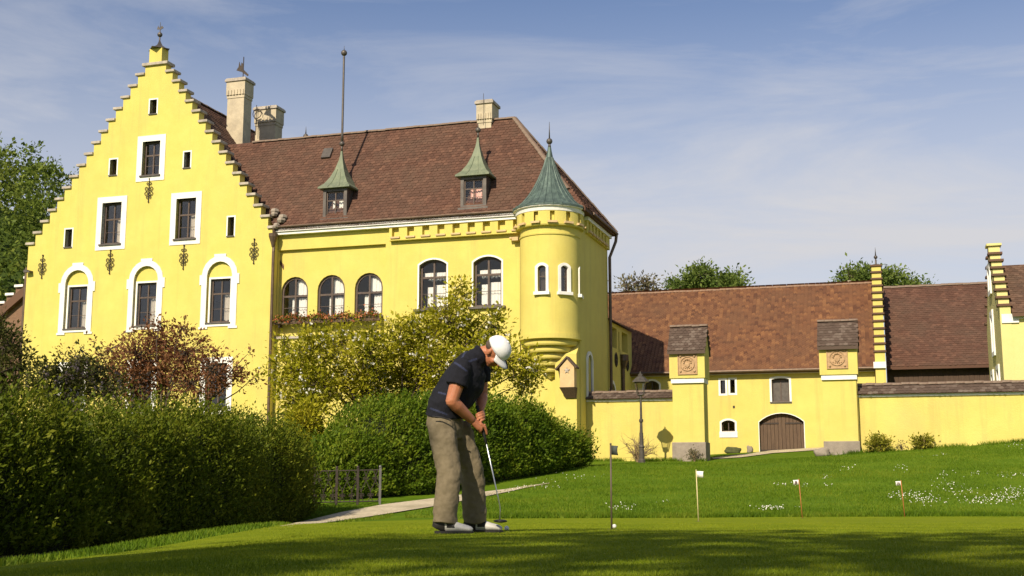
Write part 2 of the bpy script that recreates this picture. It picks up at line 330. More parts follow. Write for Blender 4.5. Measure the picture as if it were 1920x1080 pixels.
def inside(p, poly):
    x, y = p; c = False; n = len(poly)
    for i in range(n):
        x0, y0 = poly[i]; x1, y1 = poly[(i + 1) % n]
        if (y0 > y) != (y1 > y) and x < (x1 - x0) * (y - y0) / (y1 - y0) + x0: c = not c
    return c
def wall_holes(outer, holes, y0, y1, reveal=None, back=False):
    """a wall plate with openings: front face, reveals of the openings, outer rim"""
    vs = []; es = []
    for loop in [outer] + holes:
        k = len(vs); n = len(loop); vs += [Vector(p) for p in loop]; es += [(k + i, k + (i + 1) % n) for i in range(n)]
    V, E, T = delaunay_2d_cdt(vs, es, [], 0, 1e-5)[:3]
    m = MB(); keep = []
    for t in T:
        c = (sum(V[i].x for i in t) / 3, sum(V[i].y for i in t) / 3)
        if inside(c, outer) and not any(inside(c, h) for h in holes): keep.append(t)
    m.add([(p.x, y0, p.y) for p in V], keep)
    if back: m.add([(p.x, y1, p.y) for p in V], [tuple(reversed(t)) for t in keep])
    for loop in [outer] + holes:
        n = len(loop); yb = y1 if loop is outer else (y0 + reveal if reveal else y1)
        m.add([(x, y0, z) for x, z in loop] + [(x, yb, z) for x, z in loop], [(i, (i + 1) % n, (i + 1) % n + n, i + n) for i in range(n)])
    return m
def arch(cx, z0, w, h, rise=0.0, n=10):
    """outline of an opening, square or arched, always the same number of points"""
    zt = z0 + h - rise; pts = [(cx - w / 2, z0), (cx + w / 2, z0)]
    for i in range(n + 1):
        t = i / n
        if rise <= 1e-6: pts.append((cx + w / 2 - w * t, z0 + h)); continue
        rr = (w * w / 4 + rise * rise) / (2 * rise); zc = zt + rise - rr; a = math.asin(min(1, w / 2 / rr)); a = a if rise <= w / 2 else math.pi - a
        g = a - 2 * a * t; pts.append((cx + rr * math.sin(g), zc + rr * math.cos(g)))
    return pts
def atop(x, cx, z0, w, h, rise):
    if rise <= 1e-6: return z0 + h
    rr = (w * w / 4 + rise * rise) / (2 * rise); zc = z0 + h - rr
    return zc + math.sqrt(max(0, rr * rr - (x - cx) ** 2))
def window(root, df, cx, z0, w, h, rise=0.0, rec=0.16, fw=0.07, cols=2, rows=(0.68,), frame='frame_wood', glass='glass', curtain=None,
           surround=None, sill=None, reveal=None, label=None, sash=True):
    """frame in its opening with bars, single panes, curtain, sill and surround"""
    y = df + rec; m = MB()
    o1 = arch(cx, z0, w, h, rise); r2 = rise * (w - 2 * fw) / w
    o2 = arch(cx, z0 + fw, w - 2 * fw, h - 2 * fw, r2); m.ring(o1, o2, y, y + 0.07)
    iw = w - 2 * fw; x0 = cx - iw / 2; zb, zt = z0 + fw, z0 + h - fw
    xs = [x0 + iw * i / cols for i in range(cols + 1)]; zs = [zb] + [zb + (zt - zb) * r for r in rows] + [zt]
    for i in range(1, cols): m.box(xs[i] - fw * 0.42, xs[i] + fw * 0.42, y + 0.006, y + 0.062, zb - 0.01, atop(xs[i], cx, zb, iw, zt - zb, r2) - 0.004)
    for zz in zs[1:-1]: m.box(x0 - 0.005, x0 + iw + 0.005, y + 0.012, y + 0.056, zz - fw * 0.45, zz + fw * 0.45)
    if sash and len(rows) == 1:      # thin glazing bar across the lower sashes
        zz = zb + (zs[1] - zb) * 0.45; m.box(x0, x0 + iw, y + 0.03, y + 0.045, zz - 0.012, zz + 0.012)
    win = part('window', m, frame, root, bevel=0.0)
    if label: win['label'] = label
    for i in range(cols):
        for k in range(len(zs) - 1):
            a, b = xs[i] + 0.006, xs[i + 1] - 0.006
            if k == len(zs) - 2:
                top = [(b + (a - b) * j / 6, max(zs[k] + 0.02, min(zt, atop(b + (a - b) * j / 6, cx, zb, iw, zt - zb, r2)) - 0.006)) for j in range(7)]
            else: top = [(b, zs[k + 1]), (a, zs[k + 1])]
            part('pane', MB().prism([(a, zs[k]), (b, zs[k])] + top, y + 0.036, y + 0.042), glass, root, win)
    if curtain:
        for (a, b, c, d2) in curtain[1]:
            xa, xb = x0 + iw * max(0.01, a + random.uniform(-.07, .05)), x0 + iw * min(0.99, b + random.uniform(-.05, .06)); za, zc = zb + (zt - zb) * c, zb + (zt - zb) * d2; n = max(6, int((xb - xa) / 0.035)); vs = []; fs = []
            for j in range(n + 1):
                xx = xa + (xb - xa) * j / n; yy = y + 0.17 + 0.028 * math.sin(j * 1.7 + cx * 3) + 0.012 * math.sin(j * 0.6)
                e = 0.035 * math.sin(j * 1.1 + cx); vs += [(xx, yy, za + e), (xx, yy + 0.01, min(zc, atop(xx, cx, zb, iw, zt - zb, r2) - 0.02))]
            fs = [(2 * j, 2 * j + 2, 2 * j + 3, 2 * j + 1) for j in range(n)]
            part('curtain', MB().add(vs, fs), curtain[0], root, win, smooth=True)
    if surround:
        sw, sm, proud = surround[:3]
        a = arch(cx, z0 - (sw if len(surround) < 4 else surround[3]), w + 2 * sw, h + sw + (sw if len(surround) < 4 else surround[3]), rise * (w + 2 * sw) / w if rise else 0)
        part('surround', MB().ring(a, o1, df - proud, df + rec * 0.98), sm, root, win)
    if sill:
        ov, th, pr, sm = sill
        part('sill', MB().box(cx - w / 2 - ov, cx + w / 2 + ov, df - pr, y - 0.004, z0 - th, z0 - 0.002), sm, root, win, bevel=0.01)
    return win

def tiles(name, root, P, A, U, L, Hh, tw, ex, m, clip=None, th=0.022, parent=None, seed=1, sag=0.0, pan=False):
    """tile field on a roof plane: P corner, A along the eave, U up the slope (facade coordinates); each tile is a thin lapped slab"""
    rng = np.random.default_rng(seed); s0, d0, z0 = ROOT[root.name]
    P = np.array(P, float) - np.array([s0, d0, z0]); A = np.array(A, float); A /= np.linalg.norm(A); U = np.array(U, float); U /= np.linalg.norm(U); N = np.cross(A, U); N /= np.linalg.norm(N)
    if N[2] < 0: N = -N
    na = int(L / tw) + 2; nb = int(Hh / ex) + 1
    ii, jj = np.meshgrid(np.arange(-1, na), np.arange(nb)); ii = ii.ravel(); jj = jj.ravel()
    a0 = ii * tw + (0 if pan else 1) * (jj % 2) * tw * 0.5 + rng.normal(0, 0.004, len(ii)); b0 = jj * ex + rng.normal(0, 0.006, len(ii))
    k = np.ones(len(ii), bool)
    if clip is not None: k = clip(a0 + tw / 2, b0 + ex / 2)
    else: k = (a0 > -tw * 0.3) & (a0 < L - tw * 0.6)
    k = k & (b0 < Hh - 0.04)
    a0 = a0[k]; b0 = b0[k]; n = len(a0); ln = np.minimum(ex * 1.5, Hh - b0);      # the top course is cut at the ridge
    li = rng.normal(0, 0.004, n)
    lo = 0.030 + li; hi = 0.006 + li * 0.2; g = tw * 0.965
    def pt(a, b, h): return P + a[:, None] * A + b[:, None] * U + (h - sag * np.sin(np.clip(a / max(L, 1e-3), 0, 1) * 3.14159))[:, None] * N
    pr = 0.05 if pan else 0.0; yo = 0.0 if pan else 0.02; dn = 0.0 if pan else 0.012
    V = np.stack([pt(a0, b0 + yo, lo + pr), pt(a0 + g * 0.5, b0 - dn, lo - pr * 0.3), pt(a0 + g, b0 + yo, lo), pt(a0 + g, b0 + ln, hi), pt(a0, b0 + ln, hi + pr * 0.8),
                  pt(a0, b0 + 0.02, lo - th), pt(a0 + g * 0.5, b0 - 0.012, lo - th), pt(a0 + g, b0 + 0.02, lo - th)], 1).reshape(-1, 3)
    base = np.arange(n)[:, None] * 8; fs = []
    T = np.array([[0, 1, 3, 4], [1, 2, 3, 3], [0, 5, 6, 1], [1, 6, 7, 2], [2, 7, 3, 3], [0, 4, 5, 5]])
    me_f = [tuple(dict.fromkeys((b + q).tolist())) for b in base[:, 0] for q in T]
    me = bpy.data.meshes.new(name); me.from_pydata(V.tolist(), [], me_f); me.update(); me.materials.append(MATS[m])
    o = bpy.data.objects.new(name, me); COL.objects.link(o); o.parent = parent or root; o['kind'] = 'stuff'
    return o
def ridge_tiles(root, a, b, m, r=0.12, step=0.36, parent=None):
    """half-round ridge tiles, one object each, sharing a mesh"""
    s0, d0, z0 = ROOT[root.name]; o0 = Vector((s0, d0, z0)); a = Vector(a) - o0; b = Vector(b) - o0; L = (b - a).length; n = max(1, int(L / step)); st = L / n
    vs = []; fs = []
    for i, (xx, rr) in enumerate(((0, r * 1.1), (st * 1.06, r))):
        for k in range(7):
            g = math.pi * k / 6; vs.append((xx, -rr * math.cos(g), rr * math.sin(g) * 0.85 - 0.02))
    fs = [(k, k + 1, k + 8, k + 7) for k in range(6)] + [tuple(range(6, -1, -1)), tuple(range(7, 14))]
    me = bpy.data.meshes.new('ridge_tile'); me.from_pydata(vs, [], fs); me.update(); me.materials.append(MATS[m])
    q = (b - a).to_track_quat('X', 'Z')
    for i in range(n):
        o = bpy.data.objects.new('ridge_tile', me); COL.objects.link(o); o.parent = parent or root
        o.location = a + (b - a) * (i / n) + Vector((0, 0, random.uniform(-0.012, 0.012))); o.rotation_mode = 'QUATERNION'; o.rotation_quaternion = q
def finial(root, s, d, z, h, m='lead', ball=0.14, parent=None, name='finial', spike=0.5):
    mb = MB(); mb.lathe([(0.10, 0), (0.05, h * 0.35), (0.035, h)], (s, d, z), 10); mb.ball((s, d, z + h + ball * 0.8), ball, 12); mb.lathe([(0.035, 0), (0.005, spike)], (s, d, z + h + ball * 1.6), 8)
    return part(name, mb, m, root, parent, smooth=True)
# ============================================================ ground
def ground_hit(px, py, ymax=400):
    r = ray(px, py); t = 3 / r.y; st = 0.05
    while t * r.y < ymax:
        p = CAMP + r * t
        if p.z <= Hs(p.x, p.y): return Vector((p.x, p.y, Hs(p.x, p.y)))
        t += st / r.y * (1 + t * r.y * 0.02)
    return None
def axis(a): return np.unique(np.concatenate(a))
gx = axis([np.linspace(-1200, -60, 25), np.arange(-60, -10, 2.5), np.arange(-10, 26, 0.5), np.arange(26, 70, 2.5), np.linspace(70, 1200, 25)])
gy = axis([np.linspace(-400, -20, 15), np.arange(-20, 2, 2), np.arange(2, 60, 0.5), np.arange(60, 120, 5), np.linspace(120, 1600, 30)])
GX, GY = np.meshgrid(gx, gy); GZ = H(GX, GY)
idx = np.arange(GX.size).reshape(GX.shape)
fq = np.stack([idx[:-1, :-1], idx[:-1, 1:], idx[1:, 1:], idx[1:, :-1]], -1).reshape(-1, 4)
g = npmesh('lawn', np.stack([GX, GY, GZ], -1).reshape(-1, 3), fq, 'lawn'); tag(g, 'rising green lawn in front of the yellow walls', 'lawn', kind='structure')
g.data.polygons.foreach_set('use_smooth', [True] * len(g.data.polygons))

def sheet(name, outline, m, lift, label, cat, step=0.6):
    """a patch of ground with its own cover, draped on the terrain"""
    pts = [Vector(p) for p in outline]; n = len(pts); es = [(i, (i + 1) % n) for i in range(n)]
    xs = [p.x for p in pts]; ys = [p.y for p in pts]
    for a in np.arange(min(xs), max(xs), step):
        for b in np.arange(min(ys), max(ys), step):
            q = (a + random.uniform(-.1, .1), b + random.uniform(-.1, .1))
            if inside(q, outline): pts.append(Vector(q))
    V, E, T = delaunay_2d_cdt(pts, es, [], 0, 1e-4)[:3]
    T = [t for t in T if inside((sum(V[i].x for i in t) / 3, sum(V[i].y for i in t) / 3), outline)]
    zz = H(np.array([p.x for p in V]), np.array([p.y for p in V]))
    o = raw(name, [(p.x, p.y, z + lift) for p, z in zip(V, zz)], T, m, smooth=True)
    for p in o.data.polygons:
        pass
    bm = bmesh.new(); bm.from_mesh(o.data)
    if sum(f.normal.z for f in bm.faces) < 0: bmesh.ops.reverse_faces(bm, faces=bm.faces)
    bm.to_mesh(o.data); bm.free()
    return tag(o, label, cat, kind='structure')
def smooth_loop(p, n=6):
    out = []; k = len(p)
    for i in range(k):
        a, b, c, d = [np.array(p[(i + j) % k], float) for j in (-1, 0, 1, 2)]
        for t in np.linspace(0, 1, n, endpoint=False):
            out.append(tuple(0.5 * ((2 * b) + (-a + c) * t + (2 * a - 5 * b + 4 * c - d) * t * t + (-a + 3 * b - 3 * c + d) * t ** 3)))
    return out
sheet('putting_green', smooth_loop([(-2.6, 1), (-2.9, 7), (-2.9, 13), (-2.2, 19), (-0.3, 24), (4, 26), (12, 26.4), (22, 26.1), (29, 24), (31, 12), (28, 1), (12, -4)]), 'green', 0.02,
      'short mown putting green under the golfer', 'putting green', 0.8)
lo_e = [(505, 995.5), (550, 989.5), (620, 981), (700, 969), (810, 951), (900, 934), (950, 924), (990, 915), (1030, 907.5)]
up_e = [(505, 994), (565, 980), (640, 962), (720, 947), (810, 936), (900, 924), (950, 918), (990, 912), (1030, 906.5)]
lo_p = [ground_hit(*p) for p in lo_e]; up_p = [ground_hit(*p) for p in up_e]
pth = [(p.x, p.y) for p in lo_p] + [(p.x, p.y) for p in reversed(up_p)]
sheet('path', pth, 'path', 0.02, 'pale gravel path along the hedges', 'path', 0.7)
def fxy(s, d): p = fr(s, d); return (p.x, p.y)
sheet('courtyard_path', [fxy(5.3, 2.2), fxy(6.4, 2.6), fxy(7.4, 6.5), fxy(9.4, 7.0), fxy(9.5, 10.5), fxy(7.0, 10.5), fxy(6.2, 7.5), fxy(5.0, 3.6)], 'path', 0.03, 'pale paved path leading to the barn gate', 'path', 0.7)
# dark bed under the hedges
sheet('hedge_bed', [(-16, 7), (-7.4, 12.8), (-6.2, 16), (-5.2, 20), (-4.9, 25), (-4.9, 28.5), (-16, 30)], 'soil', 0.015, 'dark soil under the tall hedge', 'soil', 1.2)

# ============================================================ gabled house
def wpx(x0, y0, x1, y1, d):
    xc, yc = (x0 + x1) / 2, (y0 + y1) / 2
    s0, s1 = hit(x0, yc, d)[0], hit(x1, yc, d)[0]; z0, z1 = hit(xc, y1, d)[1], hit(xc, y0, d)[1]
    return (s0 + s1) / 2, z0, s1 - s0, z1 - z0
SA, DG = -21.6, -0.3
gh = building('gabled_house', 'tall yellow house with stepped gable and white window surrounds', 'house', SA, 0, 0.2)
wk = [0.6 + 0.4 * k for k in range(17)]; zk = [20.47] + [20.02 - 0.553 * (k - 1) for k in range(1, 17)]
left = []; 
for k in range(16, -1, -1):
    left += [(-wk[k], zk[k])] if k == 16 else [(-wk[k], zk[k + 1]), (-wk[k], zk[k])]
outl = [(-wk[16], 0.2)] + left; outl = outl + [(-x, z) for x, z in reversed(outl)]
outl = [(SA + x, z) for x, z in outl]; outl = [p for i, p in enumerate(outl) if p != outl[i - 1]]
holes = []; recs = {}
win_up = [wpx(267, 265, 300, 328, DG), wpx(191, 380, 227, 457, DG), wpx(330, 372, 367, 447, DG)]
for c in win_up: holes.append(arch(c[0], c[1], c[2], c[3]))
slits = [wpx(*q, DG) for q in ((281, 187, 294, 213), (206, 299, 219, 328), (345, 285, 357, 314), (122, 430, 135, 463), (427, 407, 439, 442))]
for c in slits: holes.append(arch(c[0], c[1], c[2], c[3]))
arches = []
for xc, yt, yb in ((140, 505, 618), (270, 495, 611), (409, 487, 603)):
    cx, z0 = hit(xc, yb, DG); z1 = hit(xc, yt, DG)[1]; arches.append((cx, 7.35, 1.36, 2.95)); holes.append(arch(cx, 7.35, 1.36, 2.95, 0.66))
lows = [(a[0] + 0.02, 3.35, 1.15, 2.1) for a in arches]
for c in lows: holes.append(arch(*c))
part('front_wall', wall_holes(outl, holes, DG, DG + 0.45, back=True), 'plaster', gh)
b = MB(); b.box(SA - 6.99, SA - 6.55, DG + 0.452, 13.7, 0.2, 10.5); b.box(SA + 6.55, SA + 6.99, DG + 0.452, 13.7, 0.2, 10.5)
b.prism([(SA - 6.99, 0.2), (SA + 6.99, 0.2), (SA + 6.99, 10.5), (SA, 19.7), (SA - 6.99, 10.5)], 13.702, 14.1)
part('side_walls', b, 'plaster', gh)
part('floor', MB().box(SA - 6.5, SA + 6.5, 0.2, 13.6, 6.3, 6.5).box(SA - 6.4, SA + 6.4, 0.2, 13.6, 10.6, 10.8), 'interior', gh)
for k in range(0, 17):
    for sg in ((-1, 1) if k else (0,)):
        zt = zk[k] + 0.004
        if sg == 0: q = MB().box(SA - wk[0] - 0.14, SA + wk[0] + 0.14, DG - 0.12, DG + 0.57, zt, zt + 0.15)
        else:
            a, c = wk[k - 1] + 0.004, wk[k] + 0.13
            q = MB().box(SA + min(sg * a, sg * c), SA + max(sg * a, sg * c), DG - 0.10, DG + 0.55, zt, zt + 0.13)
        part('coping_stone', q, 'coping', gh, bevel=0.02)
pin = part('pinnacle', MB().box(SA - 0.36, SA + 0.36, DG - 0.06, DG + 0.5, 20.63, 21.35), 'plaster', gh)
part('pinnacle_roof', MB().lathe([(0.62, 0), (0.38, 0.08), (0.18, 0.22), (0.07, 0.42), (0.04, 0.52)], (SA, DG + 0.22, 21.353), 4), 'lead', gh, pin)
mb = MB().lathe([(0.04, 0), (0.035, 0.25)], (SA, DG + 0.22, 21.87), 8).ball((SA, DG + 0.22, 22.16), 0.13).lathe([(0.03, 0), (0.012, 0.55)], (SA, DG + 0.22, 22.27), 6)
mb.prism([(SA - 0.18, 22.46), (SA + 0.02, 22.42), (SA + 0.2, 22.5), (SA + 0.1, 22.62), (SA - 0.02, 22.5), (SA - 0.12, 22.64)], DG + 0.205, DG + 0.235)
part('finial', mb, 'lead', gh, pin)
for i, c in enumerate(win_up):
    window(gh, DG, *c, rec=0.2, fw=0.09, rows=(0.62,), glass='glass_dark', curtain=('curtain', [(0.62, 0.95, 0.02, 0.62)]) if i else None, surround=(0.30, 'white_paint', 0.035), sill=(0.08, 0.09, 0.1, 'lead'))
for c in slits:
    window(gh, DG, *c, rec=0.24, fw=0.035, cols=1, rows=(), glass='glass_dark', surround=(0.07, 'white_paint', 0.012), sill=(0.04, 0.06, 0.06, 'lead'))
for cx, z0, w, h in arches:
    a = arch(cx, z0, w, h, 0.66); wz, ww, wh = z0 + 0.02, 1.08, 2.1
    part('arch_niche', wall_holes([(x, z) for x, z in arch(cx, z0 + 0.001, w - 0.004, h - 0.004, 0.655)], [arch(cx, wz + 0.01, ww, wh)], DG + 0.12, DG + 0.40), 'plaster', gh)
    out = arch(cx, z0 - 0.16, w + 0.56, h + 0.44, 0.92)
    sr = MB().ring(out, a, DG - 0.045, DG + 0.115)
    for sg in (-1, 1):
        sr.box(cx + sg * 0.99 - 0.08, cx + sg * 0.99 + 0.08, DG - 0.05, DG - 0.002, 9.2, 9.68); sr.box(cx + sg * 0.8 - 0.24, cx + sg * 0.8 + 0.24, DG - 0.05, DG - 0.002, z0 - 0.27, z0 - 0.165)
    sr.box(cx - 0.32, cx + 0.32, DG - 0.05, DG - 0.002, z0 + h + 0.24, z0 + h + 0.36)
    part('arch_surround', sr, 'white_paint', gh)
    window(gh, DG + 0.12, cx, wz + 0.01, ww, wh, rec=0.1, fw=0.085, rows=(0.68,), glass='glass_dark', curtain=('curtain', [(0.56, 0.92, 0.02, 0.66)]), surround=(0.09, 'white_paint', 0.03, 0.001), sill=(0.14, 0.08, 0.2, 'lead'))
for c in lows:
    window(gh, DG, *c, rec=0.2, fw=0.08, rows=(0.68,), glass='glass_dark', surround=(0.28, 'white_paint', 0.035), sill=(0.08, 0.09, 0.1, 'lead'))
# scrolled iron wall anchors
def scroll(c, r, a0, turns, sg=1, n=16):
    return [(c[0] + sg * r * (1 - 0.62 * i / n) * math.cos(a0 + turns * i / n * 2 * math.pi), c[1], c[2] + r * (1 - 0.62 * i / n) * math.sin(a0 + turns * i / n * 2 * math.pi)) for i in range(n + 1)]
am = MB().tube([(0, 0, -0.56), (0, 0, 0.56)], 0.022, 6)
for sg in (-1, 1):
    for zc, r in ((0.1, 0.12), (-0.14, 0.13)):
        am.tube(scroll((sg * 0.13, 0, zc), r, math.pi if sg > 0 else math.pi, 1.25, sg), 0.017, 5)
    am.tube(scroll((sg * 0.08, 0, 0.36), 0.08, math.pi, 0.9, sg), 0.016, 5); am.tube(scroll((sg * 0.08, 0, -0.36), 0.08, math.pi, -0.9, sg), 0.016, 5)
am.ball((0, 0, 0.58), 0.045, 8); am.ball((0, 0, -0.58), 0.04, 8)
a_me = None
for px, py in ((279, 357), (79, 500), (206, 491), (344, 482), (476, 471)):
    s, z = hit(px, py, DG - 0.04)
    if a_me is None: o = raw('wall_anchor', am.v, am.f, 'iron', gh); a_me = o.data
    else: o = bpy.data.objects.new('wall_anchor', a_me); COL.objects.link(o); o.parent = gh
    o.location = (s - SA, DG - 0.04, z - 0.2)
# roof
M1 = 1.345; ZR = 19.75
for sg in (1, -1):
    e = 7.25; sl_ = MB().add([(SA, 0.16, ZR), (SA, 14.3, ZR), (SA + sg * e, 14.3, ZR - M1 * e), (SA + sg * e, 0.16, ZR - M1 * e)] + [(SA, 0.16, ZR - 0.25), (SA, 14.3, ZR - 0.25), (SA + sg * e, 14.3, ZR - M1 * e - 0.2), (SA + sg * e, 0.16, ZR - M1 * e - 0.2)],
                  [(0, 1, 2, 3), (7, 6, 5, 4), (0, 3, 7, 4), (1, 5, 6, 2), (2, 6, 7, 3)])
    rf = part('roof', sl_, 'tiles_brown', gh)
    tiles('roof_tiles', gh, (SA + sg * e, 0.18, ZR - M1 * e), (0, 1, 0), (-sg, 0, M1), 14.1, math.hypot(e, M1 * e) - 0.1, 0.22, 0.19, 'tiles_brown', parent=rf, seed=3 + sg)
ridge_tiles(gh, (SA, 0.2, ZR - 0.02), (SA, 14.2, ZR - 0.02), 'ridge_clay')
def chimney(root, s0, s1, d0, d1, zb, zt, label=None):
    c = part('chimney', MB().box(s0, s1, d0, d1, zb, zt - 0.95), 'chimney_plaster', root)
    if label: c['label'] = label
    b = MB().box(s0 - 0.06, s1 + 0.06, d0 - 0.06, d1 + 0.06, zt - 0.95, zt - 0.2); b.box(s0 - 0.03, s1 + 0.03, d0 - 0.03, d1 + 0.03, zt - 1.12, zt - 0.951)
    part('chimney_head', b, 'chimney_plaster', root, c)
    n = 6; w = (s1 - s0) / (2 * n - 1)
    for i in range(n): part('dentil', MB().box(s0 + 2 * i * w, s0 + (2 * i + 1) * w, d0 - 0.10, d0 - 0.061, zt - 0.95, zt - 0.68), 'chimney_plaster', root, c)
    part('chimney_cap', MB().box(s0 - 0.13, s1 + 0.13, d0 - 0.13, d1 + 0.13, zt - 0.2, zt - 0.06).box(s0 - 0.08, s1 + 0.08, d0 - 0.08, d1 + 0.08, zt - 0.06, zt), 'coping', root, c, bevel=0.015)
    return c
s0, _ = hit(426, 200, 5); s1, _ = hit(457, 200, 5); ztop = hit(445, 146, 5)[1]
c1 = chimney(gh, s0, s1, 5, 5.8, 15.5, ztop)
sx = (s0 + s1) / 2 + 0.1; v = MB().tube([(sx, 5.5, ztop), (sx, 5.5, ztop + 1.35)], 0.025, 6)
v.prism([(sx - 0.42, ztop + 0.62), (sx - 0.1, ztop + 0.5), (sx + 0.28, ztop + 0.22), (sx + 0.34, ztop + 0.3), (sx + 0.02, ztop + 0.62), (sx - 0.02, ztop + 0.95), (sx - 0.12, ztop + 1.05), (sx - 0.16, ztop + 0.8), (sx - 0.26, ztop + 1.1), (sx - 0.3, ztop + 0.8), (sx - 0.36, ztop + 0.72)], 5.485, 5.515)
part('weather_vane', v, 'iron', gh, c1)
s0, _ = hit(479, 235, 8); s1, _ = hit(516, 235, 8); z2 = hit(500, 199, 8)[1]
c2 = chimney(gh, s0, s1, 8, 8.8, 13.0, z2)
v = MB().tube([(s0 + 0.15, 7.8, z2 - 1.7), (s0 + 0.15, 7.8, z2 + 0.05)], 0.02, 6).tube([(s0 + 0.2 + 0.27 * math.cos(a * math.pi / 8), 7.8, z2 - 0.45 + 0.27 * math.sin(a * math.pi / 8)) for a in range(17)], 0.022, 6)
part('iron_ring', v, 'iron', gh, c2)
part('downpipe', MB().tube([(SA - 7.12, DG + 0.1, 10.6), (SA - 7.12, DG + 0.1, 0.3)], 0.075, 8), 'gutter', gh)
cmx, cmz = hit(60, 512, DG); part('wall_camera', MB().box(cmx - 0.06, cmx + 0.06, DG - 0.28, DG - 0.002, cmz, cmz + 0.09).box(cmx - 0.28, cmx - 0.06, DG - 0.3, DG - 0.15, cmz + 0.0, cmz + 0.13), 'lead', gh)

# ============================================================ the wing with the turret
wg = building('castle_wing', 'yellow wing with brown roof, copper dormers and round corner turret', 'house', -7.3, 2.7, 0.2)
SL, SR_, DW = -14.58, 0.05, 5.4
pa = hit(520, 540)[0]; pb = hit(722, 540)[0]; PZ0, PZ1 = 6.62, 10.72
panel = [(pa, PZ0), (pb, PZ0), (pb, PZ1), (pa, PZ1)]
segs = [wpx(786, 488, 837, 579, 0), wpx(888, 482, 940, 572, 0)]
segs = [(c[0], 7.62, 1.32, 2.24) for c in segs]
wl_o = [(SL, 0.2), (SR_, 0.2), (SR_, 11.6), (SL, 11.6)]
part('front_wall', wall_holes(wl_o, [panel] + [arch(*c, 0.24) for c in segs], 0, 0.4, reveal=None), 'plaster', wg)
rnd = [(hit(px, 560, 0.18)[0], 7.45, 1.4, 2.0) for px in (552, 620.5, 691)]
pw = [(pa - 0.05, PZ0 - 0.05), (pb + 0.05, PZ0 - 0.05), (pb + 0.05, PZ1 + 0.05), (pa - 0.05, PZ1 + 0.05)]
part('recessed_wall', wall_holes(pw, [arch(*c, 0.699) for c in rnd], 0.18, 0.55), 'plaster', wg)
part('ledge', MB().box(pa - 0.08, pb + 0.1, -0.09, 0.098, PZ0 - 0.11, PZ0 + 0.002), 'coping', wg)
for i, c in enumerate(rnd):
    window(wg, 0.18, *c, rise=0.699, rec=0.1, fw=0.1, cols=2, rows=(0.55,), curtain=('curtain', [(0.28, 0.46, 0.02, 0.5), (0.62, 0.96, 0.02, 0.5), (0.45, 0.97, 0.58, 0.95)]), sill=(0.05, 0.07, 0.09, 'lead'))
for i, c in enumerate(segs):
    window(wg, 0, *c, rise=0.24, rec=0.17, fw=0.1, cols=2, rows=(0.66,), curtain=('curtain', [(0.22, 0.49, 0.02, 0.46), (0.52, 0.98, 0.02, 0.5), (0.2, 0.98, 0.60, 0.64), (0.1, 0.98, 0.68, 0.78)]), surround=(0.075, 'white_paint', 0.02, 0.001), sill=(0.2, 0.11, 0.16, 'lead'))
b = MB().box(SL, SR_, DW - 0.4, DW, 0.2, 11.6)
part('back_wall', b, 'plaster', wg)
part('end_wall', MB().box(SR_ - 0.4, SR_ - 0.001, 0.402, DW - 0.402, 0.2, 11.6), 'plaster', wg)
part('floor', MB().box(SL, SR_ - 0.41, 0.46, DW - 0.41, 6.3, 6.5).box(SL, SR_ - 0.41, 0.46, DW - 0.41, 11.2, 11.4), 'interior', wg)
# cornice, frieze with notches, string course
CEND = -2.5
part('cornice', MB().box(SL, CEND, -0.26, -0.001, 11.42, 11.55).box(SL, CEND, -0.34, -0.001, 11.551, 11.70), 'white_paint', wg)
f0 = hit(733, 440)[0]; nn = 9; fs_ = [(hit(740 + 28.3 * i, 438)[0] + 0.12) for i in range(nn)]
fo = [(f0, 10.86), (CEND, 10.86), (CEND, 11.418), (f0, 11.418)]
part('frieze', wall_holes(fo, [[(x - 0.17, 10.94), (x + 0.17, 10.94), (x + 0.17, 11.40), (x - 0.17, 11.40)] for x in fs_], -0.2, -0.001), 'plaster', wg)
for x in fs_: part('corbel_block', MB().box(x - 0.23, x + 0.23, -0.29, -0.201, 10.88, 10.97), 'tan_plaster', wg, bevel=0.015)
part('string_course', MB().box(f0, CEND, -0.23, -0.001, 10.80, 10.858), 'plaster', wg)
XS = lambda x, y, z: (SR_ - y, x, z)       # turns a part onto the end wall (x becomes depth)
XF[0] = XS
part('cornice', MB().box(0.9, DW + 0.1, -0.2, -0.001, 11.42, 11.6).box(0.9, DW + 0.2, -0.3, -0.001, 11.601, 11.72), 'white_paint', wg)
es_ = [1.4 + 0.62 * i for i in range(6)]
part('frieze', wall_holes([(1.0, 10.86), (DW, 10.86), (DW, 11.418), (1.0, 11.418)], [[(x - 0.17, 10.94), (x + 0.17, 10.94), (x + 0.17, 11.40), (x - 0.17, 11.40)] for x in es_], -0.12, -0.001), 'plaster', wg)
for x in es_: part('corbel_block', MB().box(x - 0.24, x + 0.24, -0.22, -0.121, 10.9, 11.0), 'tan_plaster', wg)
window(wg, -0.06, 1.5, 3.5, 0.8, 2.0, rise=0.3, rec=0.05, fw=0.06, glass='glass_dark', surround=(0.14, 'white_paint', 0.02, 0.001))
XF[0] = None
